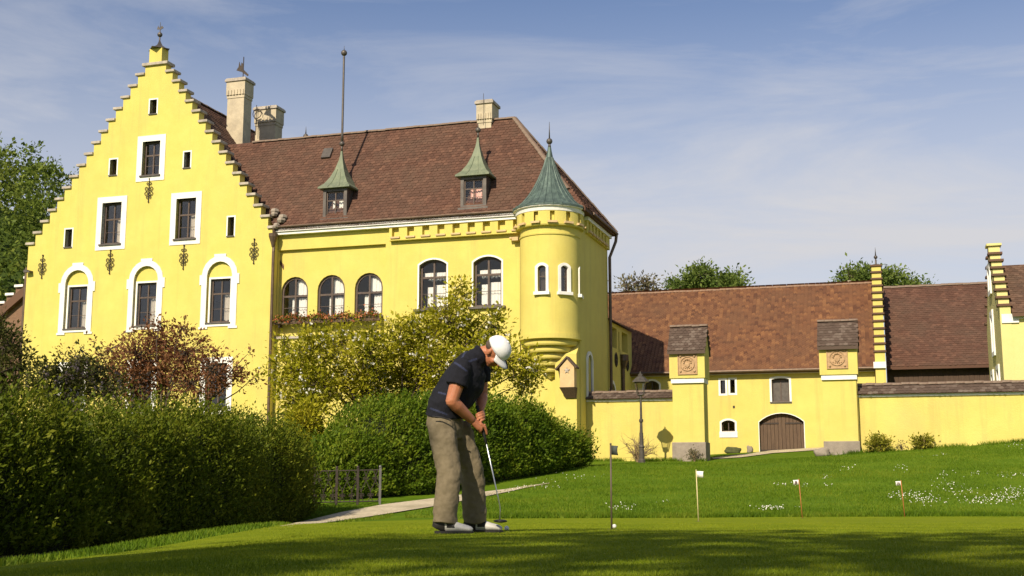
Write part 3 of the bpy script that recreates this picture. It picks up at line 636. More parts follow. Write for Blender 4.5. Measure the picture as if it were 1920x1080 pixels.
# roof with a hip at the turret end
ZE, ZRW, DR = 11.74, 16.98, 2.7; e0, e1, eh = -0.34, 5.74, 0.42
hs = hit(965, 230, DR)[0]; rl = -19.2
V = [(SL - 0.02, e0, ZE), (eh, e0, ZE), (eh, e1, ZE), (SL - 0.02, e1, ZE), (rl, DR, ZRW), (hs, DR, ZRW)]
V += [(x, y, z - 0.16) for x, y, z in V[:4]]
rfw = part('roof', MB().add(V, [(0, 1, 5, 4), (1, 2, 5), (2, 3, 4, 5), (0, 4, 3), (0, 6, 7, 1), (1, 7, 8, 2), (2, 8, 9, 3), (6, 9, 8, 7)]), 'tiles_brown', wg)
Ls = eh - rl; sl_h = math.hypot(DR - e0, ZRW - ZE)
def clipf(a, b): t = b / sl_h; return (a > (SL - rl) * (1 - t) + 0.1) & (a < Ls - (eh - hs) * t - 0.05) & (b < sl_h - 0.05)
tiles('roof_tiles', wg, (rl, e0, ZE), (1, 0, 0), (0, DR - e0, ZRW - ZE), Ls, sl_h, 0.205, 0.17, 'tiles_brown', clip=clipf, parent=rfw, seed=21)
Lh = e1 - e0; hip_h = math.hypot(eh - hs, ZRW - ZE)
tiles('hip_tiles', wg, (eh, e0, ZE), (0, 1, 0), (hs - eh, 0, ZRW - ZE), Lh, hip_h, 0.205, 0.17, 'tiles_brown', clip=lambda a, b: (a > Lh / 2 * b / hip_h + 0.05) & (a < Lh - Lh / 2 * b / hip_h - 0.15), parent=rfw, seed=22)
ridge_tiles(wg, (rl + 1.5, DR, ZRW - 0.03), (hs, DR, ZRW - 0.03), 'ridge_clay', r=0.13)
ridge_tiles(wg, (hs, DR, ZRW - 0.03), (eh - 0.9, e0 + 0.52, ZE + 0.96), 'ridge_clay', r=0.13)
ridge_tiles(wg, (hs, DR, ZRW - 0.03), (eh, e1, ZE + 0.04), 'ridge_clay', r=0.13)
part('gutter', MB().tube([(SL - 0.1, e0 - 0.04, ZE + 0.03), (CEND + 0.1, e0 - 0.04, ZE + 0.03)], 0.055, 8).tube([(eh + 0.05, 0.9, ZE - 0.05), (eh + 0.05, e1, ZE - 0.05)], 0.065, 8), 'gutter', wg)
part('downpipe', MB().tube([(SL - 0.05, -0.42, 11.7), (SL - 0.05, -0.3, 11.2), (SL - 0.02, -0.42, 10.6), (SL - 0.02, -0.42, 0.3)], 0.07, 8).lathe([(0.06, -0.2), (0.11, 0.0), (0.21, 0.3), (0.22, 0.45)], (SL - 0.05, -0.42, 11.0), 10), 'gutter', wg)
part('downpipe', MB().tube([(eh + 0.05, DW + 0.2, 11.7), (eh, DW + 0.2, 11.3), (SR_ + 0.12, DW - 0.05, 10.5), (SR_ + 0.12, DW - 0.05, 1.0)], 0.075, 8), 'gutter', wg)
vb = MB()
for i in range(6):
    x = SL + 0.12 + random.uniform(-.1, .4); z = 11.75 + i * 0.17 + random.uniform(-.05, .05); r = random.uniform(.14, .24)
    vb.lathe([(r * 0.7, -r * 0.6), (r, -r * 0.1), (r * 0.8, r * 0.4), (r * 0.3, r * 0.6)], (x - i * 0.07, -0.42 + 0.08 * i, z), 6)
part('valley_stones', vb, 'stone', wg)
part('lightning_cable', MB().tube([(-2.62, -0.03, 10.8), (-2.62, -0.03, 5.2)], 0.016, 5), 'gutter', wg)
fx, fz = hit(969, 449, -0.1); part('flood_light', MB().box(fx - 0.16, fx + 0.12, -0.32, -0.002, fz - 0.09, fz + 0.08).box(fx - 0.3, fx - 0.17, -0.28, -0.1, fz, fz + 0.09), 'tan_plaster', wg, bevel=0.02)
# dormers
def dormer(px, zs, poleh, curt):
    cx = hit(px, 380, 0)[0]; w, h, df = 1.22, 1.42, -0.12; z0 = zs
    body = wall_holes([(cx - w / 2, z0), (cx + w / 2, z0), (cx + w / 2, z0 + h), (cx - w / 2, z0 + h)], [arch(cx, z0 + 0.1, w - 0.3, h - 0.24)], df, df + 0.12)
    body.box(cx - w / 2 + 0.002, cx - w / 2 + 0.08, df + 0.121, 1.6, z0, z0 + h - 0.002); body.box(cx + w / 2 - 0.08, cx + w / 2 - 0.002, df + 0.121, 1.6, z0, z0 + h - 0.002); body.box(cx - w / 2 - 0.1, cx + w / 2 + 0.1, df - 0.08, df - 0.002, z0 - 0.1, z0 - 0.01)
    dm = part('dormer', body, 'lead', wg)
    zt = z0 + h; hw = w / 2 + 0.2; cd = df - 0.2 + hw
    prof = [(hw * 1.414, 0), (hw * 1.414, 0.07), (hw * 1.03, 0.28), (hw * 0.68, 0.62), (hw * 0.40, 1.02), (hw * 0.17, 1.5), (0.08, 1.75), (0.05, 2.0)]
    k = MB().lathe(prof, (0, 0, 0), 4); ca, sa = math.cos(math.pi / 4), math.sin(math.pi / 4)
    k.v = [(cx + x * ca - y * sa, cd + x * sa + y * ca, zt + 0.003 + z) for x, y, z in k.v]
    dr = part('dormer_roof', k, 'copper', wg, dm)
    # standing seams, slightly proud of the sheets
    sm_ = MB()
    for sg in (-1, 1):
        for t in (0.36,):
            sm_.tube([(cx + sg * t * r / 1.414 * 1.0, cd - r / 1.414 - 0.012, zt + z) for r, z in prof[1:5]], 0.017, 5)
    part('seam', sm_, 'copper', wg, dm)
    fz_ = zt + 1.95
    f = MB().lathe([(0.055, 0), (0.04, 0.3)], (cx, cd, fz_), 8).ball((cx, cd, fz_ + 0.36), 0.13)
    if poleh: f.lathe([(0.075, 0), (0.055, 0.4), (0.05, poleh - 0.1), (0.04, poleh)], (cx, cd, fz_ + 0.46), 10).ball((cx, cd, fz_ + 0.46 + poleh + 0.1), 0.15).lathe([(0.02, 0), (0.006, 0.22)], (cx, cd, fz_ + 0.7 + poleh), 6)
    else: f.lathe([(0.03, 0), (0.01, 0.2)], (cx, cd, fz_ + 0.47), 6)
    part('flagpole' if poleh else 'finial', f, 'lead', wg, dm, smooth=True)
    window(wg, df, cx, z0 + 0.1, w - 0.3, h - 0.24, rec=0.07, fw=0.06, cols=2, rows=(0.66,), curtain=(curt, [(0.25, 0.48, 0.02, 0.7), (0.6, 0.98, 0.02, 0.72)]))
dormer(630, 12.06, 4.3, 'curtain'); dormer(889, 12.12, 0, 'curtain_pink')
# roof hatch, chimney, rear finial
def onroof(px, py):
    r = ray(px, py); m_ = (ZRW - ZE) / (DR - e0)
    f = lambda t: (CAMP + r * t).z - ZE - m_ * (((CAMP + r * t) - OB).dot(VV) - e0)
    t = -f(0) / (f(1) - f(0)); p = CAMP + r * t; return (p - OB).dot(UV), (p - OB).dot(VV), p.z
hx, hd, hz_ = onroof(615, 288); mm = (ZRW - ZE) / (DR - e0)
part('roof_hatch', MB().add([(hx - .24, hd - .2, hz_ - .2 * mm + .02), (hx + .24, hd - .2, hz_ - .2 * mm + .02), (hx + .24, hd + .13, hz_ + .13 * mm), (hx - .24, hd + .13, hz_ + .13 * mm)] + [(hx - .24, hd - .30, hz_ - .2 * mm + .09), (hx + .24, hd - .30, hz_ - .2 * mm + .09), (hx + .24, hd + .03, hz_ + .13 * mm + .07), (hx - .24, hd + .03, hz_ + .13 * mm + .07)],
     [(4, 5, 6, 7), (0, 1, 5, 4), (1, 2, 6, 5), (2, 3, 7, 6), (3, 0, 4, 7)]), 'lead', wg)
s0, _ = hit(896, 210, 2.4); s1, _ = hit(921, 210, 2.4); c3 = chimney(wg, s0, s1, 2.4, 3.3, 15.6, hit(912, 187, 2.4)[1])
part('lightning_rod', MB().tube([(s0 + 0.35, 2.2, 16.6), (s0 + 0.35, 2.2, hit(908, 175, 2.2)[1])], 0.012, 5), 'iron', wg, c3)
fs2, fz2 = hit(573, 268, 3.4); finial(wg, fs2, 3.4, fz2 - 0.6, 0.85, ball=0.13, spike=0.4)
# turret
TC, TR = (-1.25, -0.08), 1.3
def cyl_wall(r0, r1, zs, skips, nseg=90):
    """round wall with openings: skips = [(angle from the facade normal, half angle, z0, z1)]"""
    m = MB(); zs = sorted(set(zs)); n = nseg
    def P(k, z, r): g = 2 * math.pi * k / n; return (TC[0] + r * math.sin(g), TC[1] - r * math.cos(g), z)
    for k in range(n):
        am_ = ((k + 0.5) * 360 / n + 180) % 360 - 180
        for i in range(len(zs) - 1):
            zm = (zs[i] + zs[i + 1]) / 2
            if any(abs(am_ - a) < h and z0 < zm < z1 for a, h, z0, z1 in skips):
                continue
            m.add([P(k, zs[i], r0), P(k + 1, zs[i], r0), P(k + 1, zs[i + 1], r0), P(k, zs[i + 1], r0)], [(0, 1, 2, 3)])
    for a, h, z0, z1 in skips:      # reveals
        ka = round((a - h) / 360 * n); kb = round((a + h) / 360 * n)
        for k in (ka, kb): m.add([P(k, z0, r0), P(k, z0, r1), P(k, z1, r1), P(k, z1, r0)], [(0, 1, 2, 3)])
        for z in (z0, z1):
            for k in range(ka, kb): m.add([P(k, z, r0), P(k + 1, z, r0), P(k + 1, z, r1), P(k, z, r1)], [(0, 1, 2, 3)])
    return m
TW = [(0, 10, 7.92, 9.12), (44, 10, 7.92, 9.12), (98, 10, 7.92, 9.12)]
tw = part('turret_wall', cyl_wall(TR, TR - 0.25, [6.1, 7.92, 9.12, 10.45, 11.6], TW), 'plaster', wg)
part('turret_core', MB().lathe([(TR - 0.26, 6.05), (TR - 0.26, 11.4)], (TC[0], TC[1], 0), 24), 'interior', wg, tw)
for a, h, z0, z1 in TW:
    g = R(a); ca, sa = math.cos(g), math.sin(g)
    XF[0] = lambda x, y, z, ca=ca, sa=sa: (TC[0] + x * ca + (TR - y) * sa, TC[1] + x * sa - (TR - y) * ca, z)
    window(wg, 0.0, 0, z0 + 0.03, 0.36, 1.13, rise=0.1, rec=0.12, fw=0.045, cols=1, rows=(0.6,), glass='glass_dark', sash=False, surround=(0.12, 'white_paint', 0.02, 0.001), sill=(0.17, 0.14, 0.12, 'white_paint'))
XF[0] = None
prof = [(0.06, 4.35), (0.22, 4.55)]
for i in range(6):
    r = 0.36 + 0.2 * i; z = 4.6 + 0.27 * i; prof += [(r - 0.17, z), (r + 0.01, z + 0.03), (r + 0.04, z + 0.09), (r + 0.04, z + 0.2), (r + 0.0, z + 0.24)]
part('turret_corbel', MB().lathe([(min(r, TR + 0.06), z) for r, z in prof], (TC[0], TC[1], 0), 48), 'plaster', wg, smooth=False)
bands = [(a, 6, 10.94, 11.40) for a in range(-64, 190, 28)]
part('turret_frieze', cyl_wall(TR + 0.17, TR, [10.86, 10.94, 11.40, 11.42], bands), 'plaster', wg)
for a in range(-64, 190, 28):
    g = R(a); ca, sa = math.cos(g), math.sin(g)
    XF[0] = lambda x, y, z, ca=ca, sa=sa: (TC[0] + x * ca + (TR - y) * sa, TC[1] + x * sa - (TR - y) * ca, z)
    part('corbel_block', MB().box(-0.21, 0.21, -0.28, -0.14, 10.88, 10.97), 'tan_plaster', wg)
XF[0] = None
part('turret_string', MB().lathe([(TR - 0.02, 10.78), (TR + 0.18, 10.80), (TR + 0.2, 10.858), (TR - 0.02, 10.859)], (TC[0], TC[1], 0), 48).lathe([(TR - 0.02, 10.40), (TR + 0.04, 10.42), (TR + 0.05, 10.48), (TR - 0.02, 10.50)], (TC[0], TC[1], 0), 48), 'plaster', wg)
part('turret_cornice', MB().lathe([(TR, 11.421), (TR + 0.19, 11.43), (TR + 0.22, 11.6), (TR + 0.3, 11.62), (TR + 0.3, 11.70), (TR, 11.701)], (TC[0], TC[1], 0), 48), 'white_paint', wg)
tp = [(1.64, 11.66), (1.64, 11.72), (1.45, 11.82), (1.22, 12.02), (1.0, 12.28), (0.78, 12.6), (0.58, 12.98), (0.40, 13.38), (0.26, 13.75), (0.16, 14.1), (0.10, 14.4), (0.07, 14.6)]
tr_ = part('turret_roof', MB().lathe(tp, (TC[0], TC[1], 0), 26, flute=0.0), 'copper_dark', wg)
sm_ = MB()
for k in range(26):
    g = 2 * math.pi * k / 26
    sm_.tube([(TC[0] + (r + 0.008) * math.cos(g), TC[1] + (r + 0.008) * math.sin(g), z) for r, z in tp[1:10]], [0.022, 0.022, 0.022, 0.02, 0.02, 0.018, 0.016, 0.014, 0.012], 4)
part('seam', sm_, 'copper_dark', wg, tr_)
part('finial', MB().lathe([(0.075, 14.58), (0.05, 14.75)], (TC[0], TC[1], 0), 10).ball((TC[0], TC[1], 14.86), 0.14).lathe([(0.035, 14.97), (0.008, 15.75)], (TC[0], TC[1], 0), 8), 'lead', wg, tr_, smooth=True)
# corner buttress with a little gabled shrine
part('buttress', MB().box(-0.92, 0.02, -0.55, -0.002, 0.2, 5.35).add([(-0.92, -0.55, 5.352), (0.02, -0.55, 5.352), (0.02, -0.003, 5.352), (-0.92, -0.003, 5.352), (-0.92, -0.003, 5.85), (0.02, -0.003, 5.85)], [(0, 1, 5, 4), (0, 4, 3), (1, 2, 5), (0, 3, 2, 1), (2, 3, 4, 5)]), 'plaster', wg)
nx = hit(1064, 700, -0.9)[0]; nh = 0.31
sh = part('shrine', MB().prism([(nx - nh, 3.92), (nx + nh, 3.92), (nx + nh, 4.75), (nx, 5.12), (nx - nh, 4.75)], -0.98, -0.552), 'tan_plaster', wg)
part('shrine_roof', MB().prism([(nx - nh - 0.16, 4.63), (nx, 5.14), (nx, 5.22), (nx - nh - 0.2, 4.69)], -1.06, -0.553).prism([(nx + nh + 0.1, 4.69), (nx + nh + 0.12, 4.75), (nx + 0.002, 5.22), (nx + 0.002, 5.14)], -1.06, -0.553), 'tiles_grey', wg, sh)
part('shrine_corbel', MB().add([(nx - nh - .03, -1.0, 3.918), (nx + nh + .03, -1.0, 3.918), (nx + nh + .03, -0.553, 3.918), (nx - nh - .03, -0.553, 3.918), (nx - 0.16, -0.62, 3.48), (nx + nh - 0.02, -0.62, 3.48), (nx + nh - 0.02, -0.553, 3.48), (nx - 0.16, -0.553, 3.48)], [(0, 1, 2, 3), (4, 7, 6, 5), (0, 4, 5, 1), (1, 5, 6, 2), (2, 6, 7, 3), (3, 7, 4, 0)]), 'gate_wood', wg, sh)
st_ = [(nx + (0.13 if i % 2 == 0 else 0.06) * math.sin(i * math.pi / 5), 4.62 + (0.13 if i % 2 == 0 else 0.06) * math.cos(i * math.pi / 5)) for i in range(10)]
part('emblem', MB().prism(st_, -1.02, -0.981).ball((nx, -1.0, 4.62), 0.05, 8), 'coping', wg, sh)

# flower box under the round windows
fb = building('flower_box', 'long wooden flower box with red flowers under three round-arched windows', 'flower box', (pa + pb) / 2, -0.1, 7.2)
part('trough', MB().box(pa + 0.05, pb - 0.1, -0.32, -0.10, 7.16, 7.38).box(pa + 0.02, pb - 0.07, -0.35, -0.07, 7.32, 7.36), 'gate_wood', fb)
for i in range(4):
    x = pa + 0.3 + i * (pb - pa - 0.6) / 3; part('bracket', MB().box(x - 0.03, x + 0.03, -0.30, -0.001, 7.02, 7.158), 'iron', fb)

# ============================================================ low battlemented range behind the wing
an = building('battlement_range', 'shaded yellow range with roofed battlements behind the wing', 'building', -1.0, 8, 0.5)
XF[0] = XS; AZ = 7.5
op = [[(x, 6.3), (x + 1.35, 6.3), (x + 1.35, 7.28), (x, 7.28)] for x in (DW + 0.45, DW + 2.95)]
op2 = [[(DW + 2.15, 6.2), (DW + 2.4, 6.2), (DW + 2.4, 7.2), (DW + 2.15, 7.2)]]
dr = arch(DW + 0.75, 1.2, 1.1, 3.35, 0.5)
part('wall', wall_holes([(DW + 0.01, 0.5), (10.7, 0.5), (10.7, AZ), (DW + 0.01, AZ)], op + op2 + [dr], 0.0, 0.45), 'plaster', an)
part('inner_wall', MB().box(DW + 0.01, 10.7, 0.46, 0.7, 0.5, AZ - 0.01), 'brick_brown_shade', an)
window(an, 0.0, DW + 0.75, 1.2, 1.1, 3.35, rise=0.5, rec=0.2, fw=0.09, glass='glass_dark', surround=(0.16, 'white_paint', 0.025, 0.001))
part('downpipe', MB().tube([(DW + 2.7, -0.1, 5.6), (DW + 2.7, -0.1, 0.8)], 0.09, 8).lathe([(0.08, 5.4), (0.2, 5.75), (0.24, 5.8), (0.24, 6.1), (0.05, 6.11)], (DW + 2.7, -0.14, 0), 8), 'gutter', an)
for x in (DW + 1.5, DW + 4.1):
    part('iron_rosette', MB().tube([(x + 0.26 * math.cos(a * math.pi / 6), -0.03, 5.75 + 0.3 * math.sin(a * math.pi / 6)) for a in range(13)], 0.03, 5).tube([(x, -0.03, 5.4), (x, -0.03, 6.1)], 0.03, 5).tube([(x - .2, -0.03, 5.75), (x + .2, -0.03, 5.75)], 0.03, 5), 'iron', an)
for i in range(15):
    x = DW + 0.02 + i * 0.352; part('coping_tile', MB().add([(x, -0.2, AZ - 0.02), (x + 0.34, -0.2, AZ - 0.02), (x + 0.34, 0.5, AZ + 0.28), (x, 0.5, AZ + 0.28), (x, -0.2, AZ + 0.03), (x + 0.34, -0.2, AZ + 0.03), (x + 0.34, 0.5, AZ + 0.33), (x, 0.5, AZ + 0.33)],
        [(0, 1, 5, 4), (4, 5, 6, 7), (1, 2, 6, 5), (3, 0, 4, 7), (2, 3, 7, 6), (3, 2, 1, 0)]), 'tiles_dark', an)
XF[0] = None

# ============================================================ barn
DB = 10.6
bn_ = building('barn', 'long yellow barn with orange tiled roof and arched wooden gate', 'barn', 6, DB, 0.6)
BL, BR = -8.0, hit(1637, 620, DB)[0]
ze = hit(1360, 699, DB)[1]; zr = hit(1400, 541, 15.8)[1]
bw = [wpx(1208, 714, 1236, 750, DB), wpx(1447, 709, 1480, 753, DB), wpx(1353, 788, 1378, 809, DB)]
bs = [wpx(1351, 713, 1360, 738, DB), wpx(1369, 712, 1378, 737, DB)]
bd = wpx(1424, 775, 1508, 857, DB)
bh = [arch(*bw[0], 0.2), arch(*bw[1], 0.06), arch(*bw[2], 0.12)] + [arch(*c) for c in bs] + [arch(*bd, 0.42)]
part('front_wall', wall_holes([(BL, 0.5), (BR, 0.5), (BR, ze + 0.1), (BL, ze + 0.1)], bh, DB, DB + 0.45), 'plaster_old', bn_)
part('back_wall', MB().box(BL, BR, 20.4, 20.8, 0.5, ze).box(BL, BL + 0.4, DB + 0.451, 20.399, 0.5, ze).box(BR - 0.4, BR, DB + 0.451, 20.399, 0.5, ze), 'plaster_old', bn_)
window(bn_, DB, *bw[0], rise=0.2, rec=0.15, fw=0.06, cols=2, rows=(), glass='glass_dark', surround=(0.09, 'white_paint', 0.012, 0.001))
window(bn_, DB, *bw[1], rise=0.06, rec=0.2, fw=0.06, cols=2, rows=(), glass='lead', surround=(0.1, 'white_paint', 0.012), sill=(0.1, 0.06, 0.08, 'lead'), sash=False)
window(bn_, DB, *bw[2], rise=0.12, rec=0.15, fw=0.05, cols=2, rows=(), glass='glass_dark', surround=(0.09, 'white_paint', 0.012), sill=(0.12, 0.3, 0.04, 'white_paint'))
for c in bs: window(bn_, DB, *c, rec=0.2, fw=0.03, cols=1, rows=(), glass='glass_dark', surround=(0.1, 'white_paint', 0.012))
gt = part('gate', MB().box(bd[0] - bd[2] / 2 - 0.02, bd[0] + bd[2] / 2 + 0.02, DB + 0.3, DB + 0.33, bd[1] + 0.01, bd[1] + bd[3] - 0.05), 'dark_wood', bn_)
npl = 12; pwid = bd[2] / npl
for i in range(npl):
    xa = bd[0] - bd[2] / 2 + i * pwid; zt = min(atop(xa + 0.02, bd[0], bd[1], bd[2], bd[3], 0.42), atop(xa + pwid - 0.02, bd[0], bd[1], bd[2], bd[3], 0.42))
    part('plank', MB().box(xa + 0.008, xa + pwid - 0.008, DB + 0.24 + random.uniform(-.008, .008), DB + 0.299, bd[1] + 0.03, zt - 0.02), 'gate_wood', bn_, gt)
for zf in (0.14, 0.76): part('strap_hinge', MB().box(bd[0] - bd[2] / 2 + 0.02, bd[0] - 0.15, DB + 0.21, DB + 0.229, bd[1] + bd[3] * zf, bd[1] + bd[3] * zf + 0.07).box(bd[0] + 0.15, bd[0] + bd[2] / 2 - 0.02, DB + 0.21, DB + 0.229, bd[1] + bd[3] * zf, bd[1] + bd[3] * zf + 0.07), 'iron', bn_, gt)
part('gate_surround', MB().ring(arch(bd[0], bd[1] - 0.001, bd[2] + 0.07, bd[3] + 0.035, 0.43), arch(*bd, 0.42), DB - 0.015, DB + 0.2), 'white_paint', bn_)
part('door_step', MB().box(bd[0] - bd[2] / 2 - 0.2, bd[0] + bd[2] / 2 + 0.1, DB - 0.7, DB - 0.002, bd[1] - 0.3, bd[1] + 0.0), 'coping', bn_)
vs = hit(1376, 763, DB); part('vent', MB().box(vs[0] - 0.05, vs[0] + 0.05, DB - 0.02, DB + 0.002, vs[1] - 0.06, vs[1] + 0.06), 'iron', bn_)
def saddle(root, s0, s1, d0, dr_, d1, z0, z1, m, tw_, ex_, seed, sag=0.0, back=True, clip=None, name='roof', pan=False):
    V = [(s0, d0, z0), (s1, d0, z0), (s1, dr_, z1), (s0, dr_, z1), (s1, d1, z0), (s0, d1, z0)]
    V += [(x, y, z - 0.14) for x, y, z in V]
    rf = part(name, MB().add(V, [(0, 1, 2, 3), (3, 2, 4, 5), (6, 9, 8, 7), (9, 11, 10, 8), (0, 6, 7, 1), (5, 4, 10, 11), (1, 7, 8, 2), (2, 8, 10, 4), (0, 3, 9, 6), (3, 5, 11, 9)]), m, root)
    hh = math.hypot(dr_ - d0, z1 - z0)
    tiles('roof_tiles', root, (s0, d0, z0), (1, 0, 0), (0, dr_ - d0, z1 - z0), s1 - s0, hh, tw_, ex_, m, parent=rf, seed=seed, sag=sag, clip=clip, pan=pan)
    if back: tiles('roof_tiles', root, (s0, d1, z0), (1, 0, 0), (0, dr_ - d1, z1 - z0), s1 - s0, hh, tw_, ex_, m, parent=rf, seed=seed + 1)
    return rf
part('eave_board', MB().box(BL, BR, DB - 0.28, DB - 0.002, ze - 0.12, ze + 0.04), 'chimney_plaster', bn_)
rb = saddle(bn_, BL, BR + 0.02, DB - 0.35, 15.8, 21.1, ze + 0.06, zr, 'tiles_orange', 0.19, 0.19, 31, pan=True)
ridge_tiles(bn_, (BL, 15.8, zr - 0.03), (BR, 15.8, zr - 0.03), 'ridge_orange', r=0.13)
part('gutter', MB().tube([(BL, DB - 0.42, ze + 0.03), (BR + 0.1, DB - 0.42, ze + 0.03)], 0.07, 8).tube([(BR + 0.05, DB - 0.42, ze), (BR + 0.05, DB - 0.1, ze - 0.5), (BR + 0.05, DB - 0.1, 3.2)], 0.06, 8), 'gutter', bn_)
hx2 = hit(1455, 612, 13)
# stepped parapet closing the barn's right end
P0, P1 = BR + 0.03, BR + 0.50; n_ = 13; zp0 = ze + 0.35; zp1 = hit(1643, 503, 15.8)[1]
for k in range(n_):
    da = DB - 0.5 + (15.6 - DB + 0.5) * k / n_; za = zp0 + (zp1 - zp0) * (k + 1) / n_
    part('parapet_step', MB().box(P0, P1, da, da + (15.6 - DB + 0.5) / n_ - 0.002 if k < n_ - 1 else 16.0, 0.6, za), 'plaster_old', bn_)
    part('coping_stone', MB().box(P0 - 0.06, P1 + 0.06, da - 0.08, da + 0.45, za + 0.002, za + 0.09), 'tiles_dark', bn_)
finial(bn_, (P0 + P1) / 2, 15.7, zp1 + 0.1, 0.4, ball=0.1, spike=0.45, name='parapet_finial')
part('parapet_foot', MB().box(P0 - 0.08, P1 + 0.02, DB - 0.62, DB - 0.501, ze + 0.0, ze + 0.3), 'white_paint', bn_)
part('vent_pipe', MB().lathe([(0.1, 0), (0.1, 0.9), (0.12, 0.92), (0.12, 1.0)], (hit(1592, 520, 17)[0], 17, zr - 1.2 + 0.55), 10), 'chimney_plaster', bn_)

# second barn
DB2 = 13.0
b2 = building('timber_barn', 'brown roofed barn with dark timber wall behind the courtyard wall', 'barn', 15, DB2, 0.8)
sR2 = 20.0; ze2 = hit(1760, 686, DB2 - 0.4)[1]; zr2 = hit(1760, 535, 18.5)[1]
part('wall', MB().box(P1 + 0.1, sR2, DB2, 24, 0.8, ze2 + 0.1), 'dark_wood', b2)
for i in range(30):
    x = P1 + 0.12 + i * 0.235; part('board', MB().box(x, x + 0.222, DB2 - 0.035 - random.uniform(0, .012), DB2 - 0.002, 1.0, ze2 + 0.05), 'dark_wood', b2)
saddle(b2, P1 + 0.05, sR2, DB2 - 0.5, 18.5, 24.4, ze2, zr2, 'tiles_brown', 0.22, 0.19, 41)
ridge_tiles(b2, (P1 + 0.1, 18.5, zr2 - 0.02), (sR2, 18.5, zr2 - 0.02), 'ridge_clay', r=0.14)

# house at the right edge
DH = 3.2; s_h = hit(1879, 655, DH)[0]
h3 = building('courtyard_house', 'pale yellow house with stepped gable at the right edge of the photo', 'house', s_h + 5, 6, 1.0)
zeh = hit(1900, 594, DH)[1]; dmid = 6.6; zrh = hit(1857, 476, dmid)[1]
part('front_wall', MB().box(s_h + 0.42, s_h + 12, DH, DH + 0.4, 1.0, zeh + 0.1).box(s_h + 0.42, s_h + 12, 9.6, 10, 1.0, zeh).box(s_h + 11.6, s_h + 12, DH + 0.401, 9.599, 1.0, zeh), 'plaster_pale', h3)
nst = 8; gp = [(DH - 0.02, 1.0)]; 
for k in range(nst):
    d_ = DH + (dmid - 0.25 - DH) * k / nst; d_n = DH + (dmid - 0.25 - DH) * (k + 1) / nst; z_ = zeh + 0.45 + (zrh - zeh - 0.6) * k / (nst - 1); gp += [(d_, z_), (d_n, z_)]
gp = [(DH - 0.02, 1.0), (DH - 0.02, gp[1][1])] + gp[2:]; gp2 = gp + [(2 * dmid - y, z) for y, z in reversed(gp)]
part('gable_wall', MB().prism_x(gp2, s_h, s_h + 0.418), 'plaster_pale', h3)
for k in range(nst):
    d_ = DH + (dmid - 0.25 - DH) * k / nst; d_n = DH + (dmid - 0.25 - DH) * (k + 1) / nst; z_ = zeh + 0.45 + (zrh - zeh - 0.6) * k / (nst - 1)
    for a, c in ((d_ - 0.1, d_n), (2 * dmid - d_n, 2 * dmid - d_ + 0.1)): part('coping_stone', MB().box(s_h - 0.09, s_h + 0.5, a, c - 0.003, z_ + 0.002, z_ + 0.1), 'tiles_dark', h3)
part('pinnacle', MB().box(s_h - 0.02, s_h + 0.44, dmid - 0.3, dmid + 0.3, zrh - 0.05, zrh + 0.3).box(s_h - 0.1, s_h + 0.52, dmid - 0.4, dmid + 0.4, zrh + 0.301, zrh + 0.4), 'plaster_pale', h3)
part('corner_band', MB().box(s_h + 0.05, s_h + 0.7, DH - 0.08, DH - 0.022, zeh - 0.25, zeh + 0.12).box(s_h + 0.701, s_h + 12, DH - 0.1, DH - 0.001, zeh - 0.1, zeh + 0.1), 'white_paint', h3)
saddle(h3, s_h + 0.45, s_h + 12.3, DH - 0.3, dmid, 2 * dmid - DH + 0.3, zeh + 0.12, hit(1900, 497, dmid)[1], 'tiles_dark', 0.22, 0.19, 51)
XF[0] = lambda x, y, z: (s_h + y, -x, z)
for xx, zz, hh in ((-6.6, 5.6, 1.6), (-5.2, 2.8, 1.9), (-8.0, 2.8, 1.9), (-6.6, 8.3, 1.0)): window(h3, -0.05, xx, zz, 0.8, hh, rec=0.04, fw=0.07, glass='glass_dark', surround=(0.2, 'white_paint', 0.03))
XF[0] = None
part('wall_cable', MB().tube([(s_h + 1.55, DH - 0.03, zeh - 0.1), (s_h + 1.55, DH - 0.03, 1.5)], 0.025, 5), 'chimney_plaster', h3)

# brown annex left of the gabled house, shade put into its wall colour
ax_ = building('brick_annex', 'brown brick annex with descending stepped parapet left of the gabled house', 'building', -32, 2, 0.2)
dA = 1.6; sa0 = SA - 7.05
pol = [(sa0, 0.2)]; steps = []
for k in range(12):
    z_ = hit(44, 494, dA)[1] - 0.42 * k; xa = sa0 - 0.55 * k; pol += [(xa, z_), (xa - 0.55, z_)]; steps.append((xa, z_))
pol += [(sa0 - 6.6, 0.2)]
part('wall', MB().prism(pol, dA, dA + 0.5), 'brick_brown_shade', ax_)
part('body', MB().box(sa0 - 6.6, sa0 - 0.01, dA + 0.501, 9, 0.2, 5.2), 'brick_brown_shade', ax_)
for xa, z_ in steps: part('coping_stone', MB().box(xa - 0.55, xa - 0.003, dA - 0.14, dA + 0.6, z_ + 0.003, z_ + 0.13), 'white_paint', ax_)
part('verge', MB().prism([(sa0, steps[0][1] - 0.25), (sa0, steps[0][1] - 0.75), (sa0 - 6.5, steps[-1][1] - 0.8), (sa0 - 6.5, steps[-1][1] - 0.3)], dA - 0.3, dA - 0.003), 'tiles_dark', ax_)
part('corner_post', MB().box(sa0 - 0.45, sa0 - 0.004, dA - 0.22, dA + 0.3, steps[0][1] + 0.14, steps[0][1] + 0.75), 'plaster', ax_)

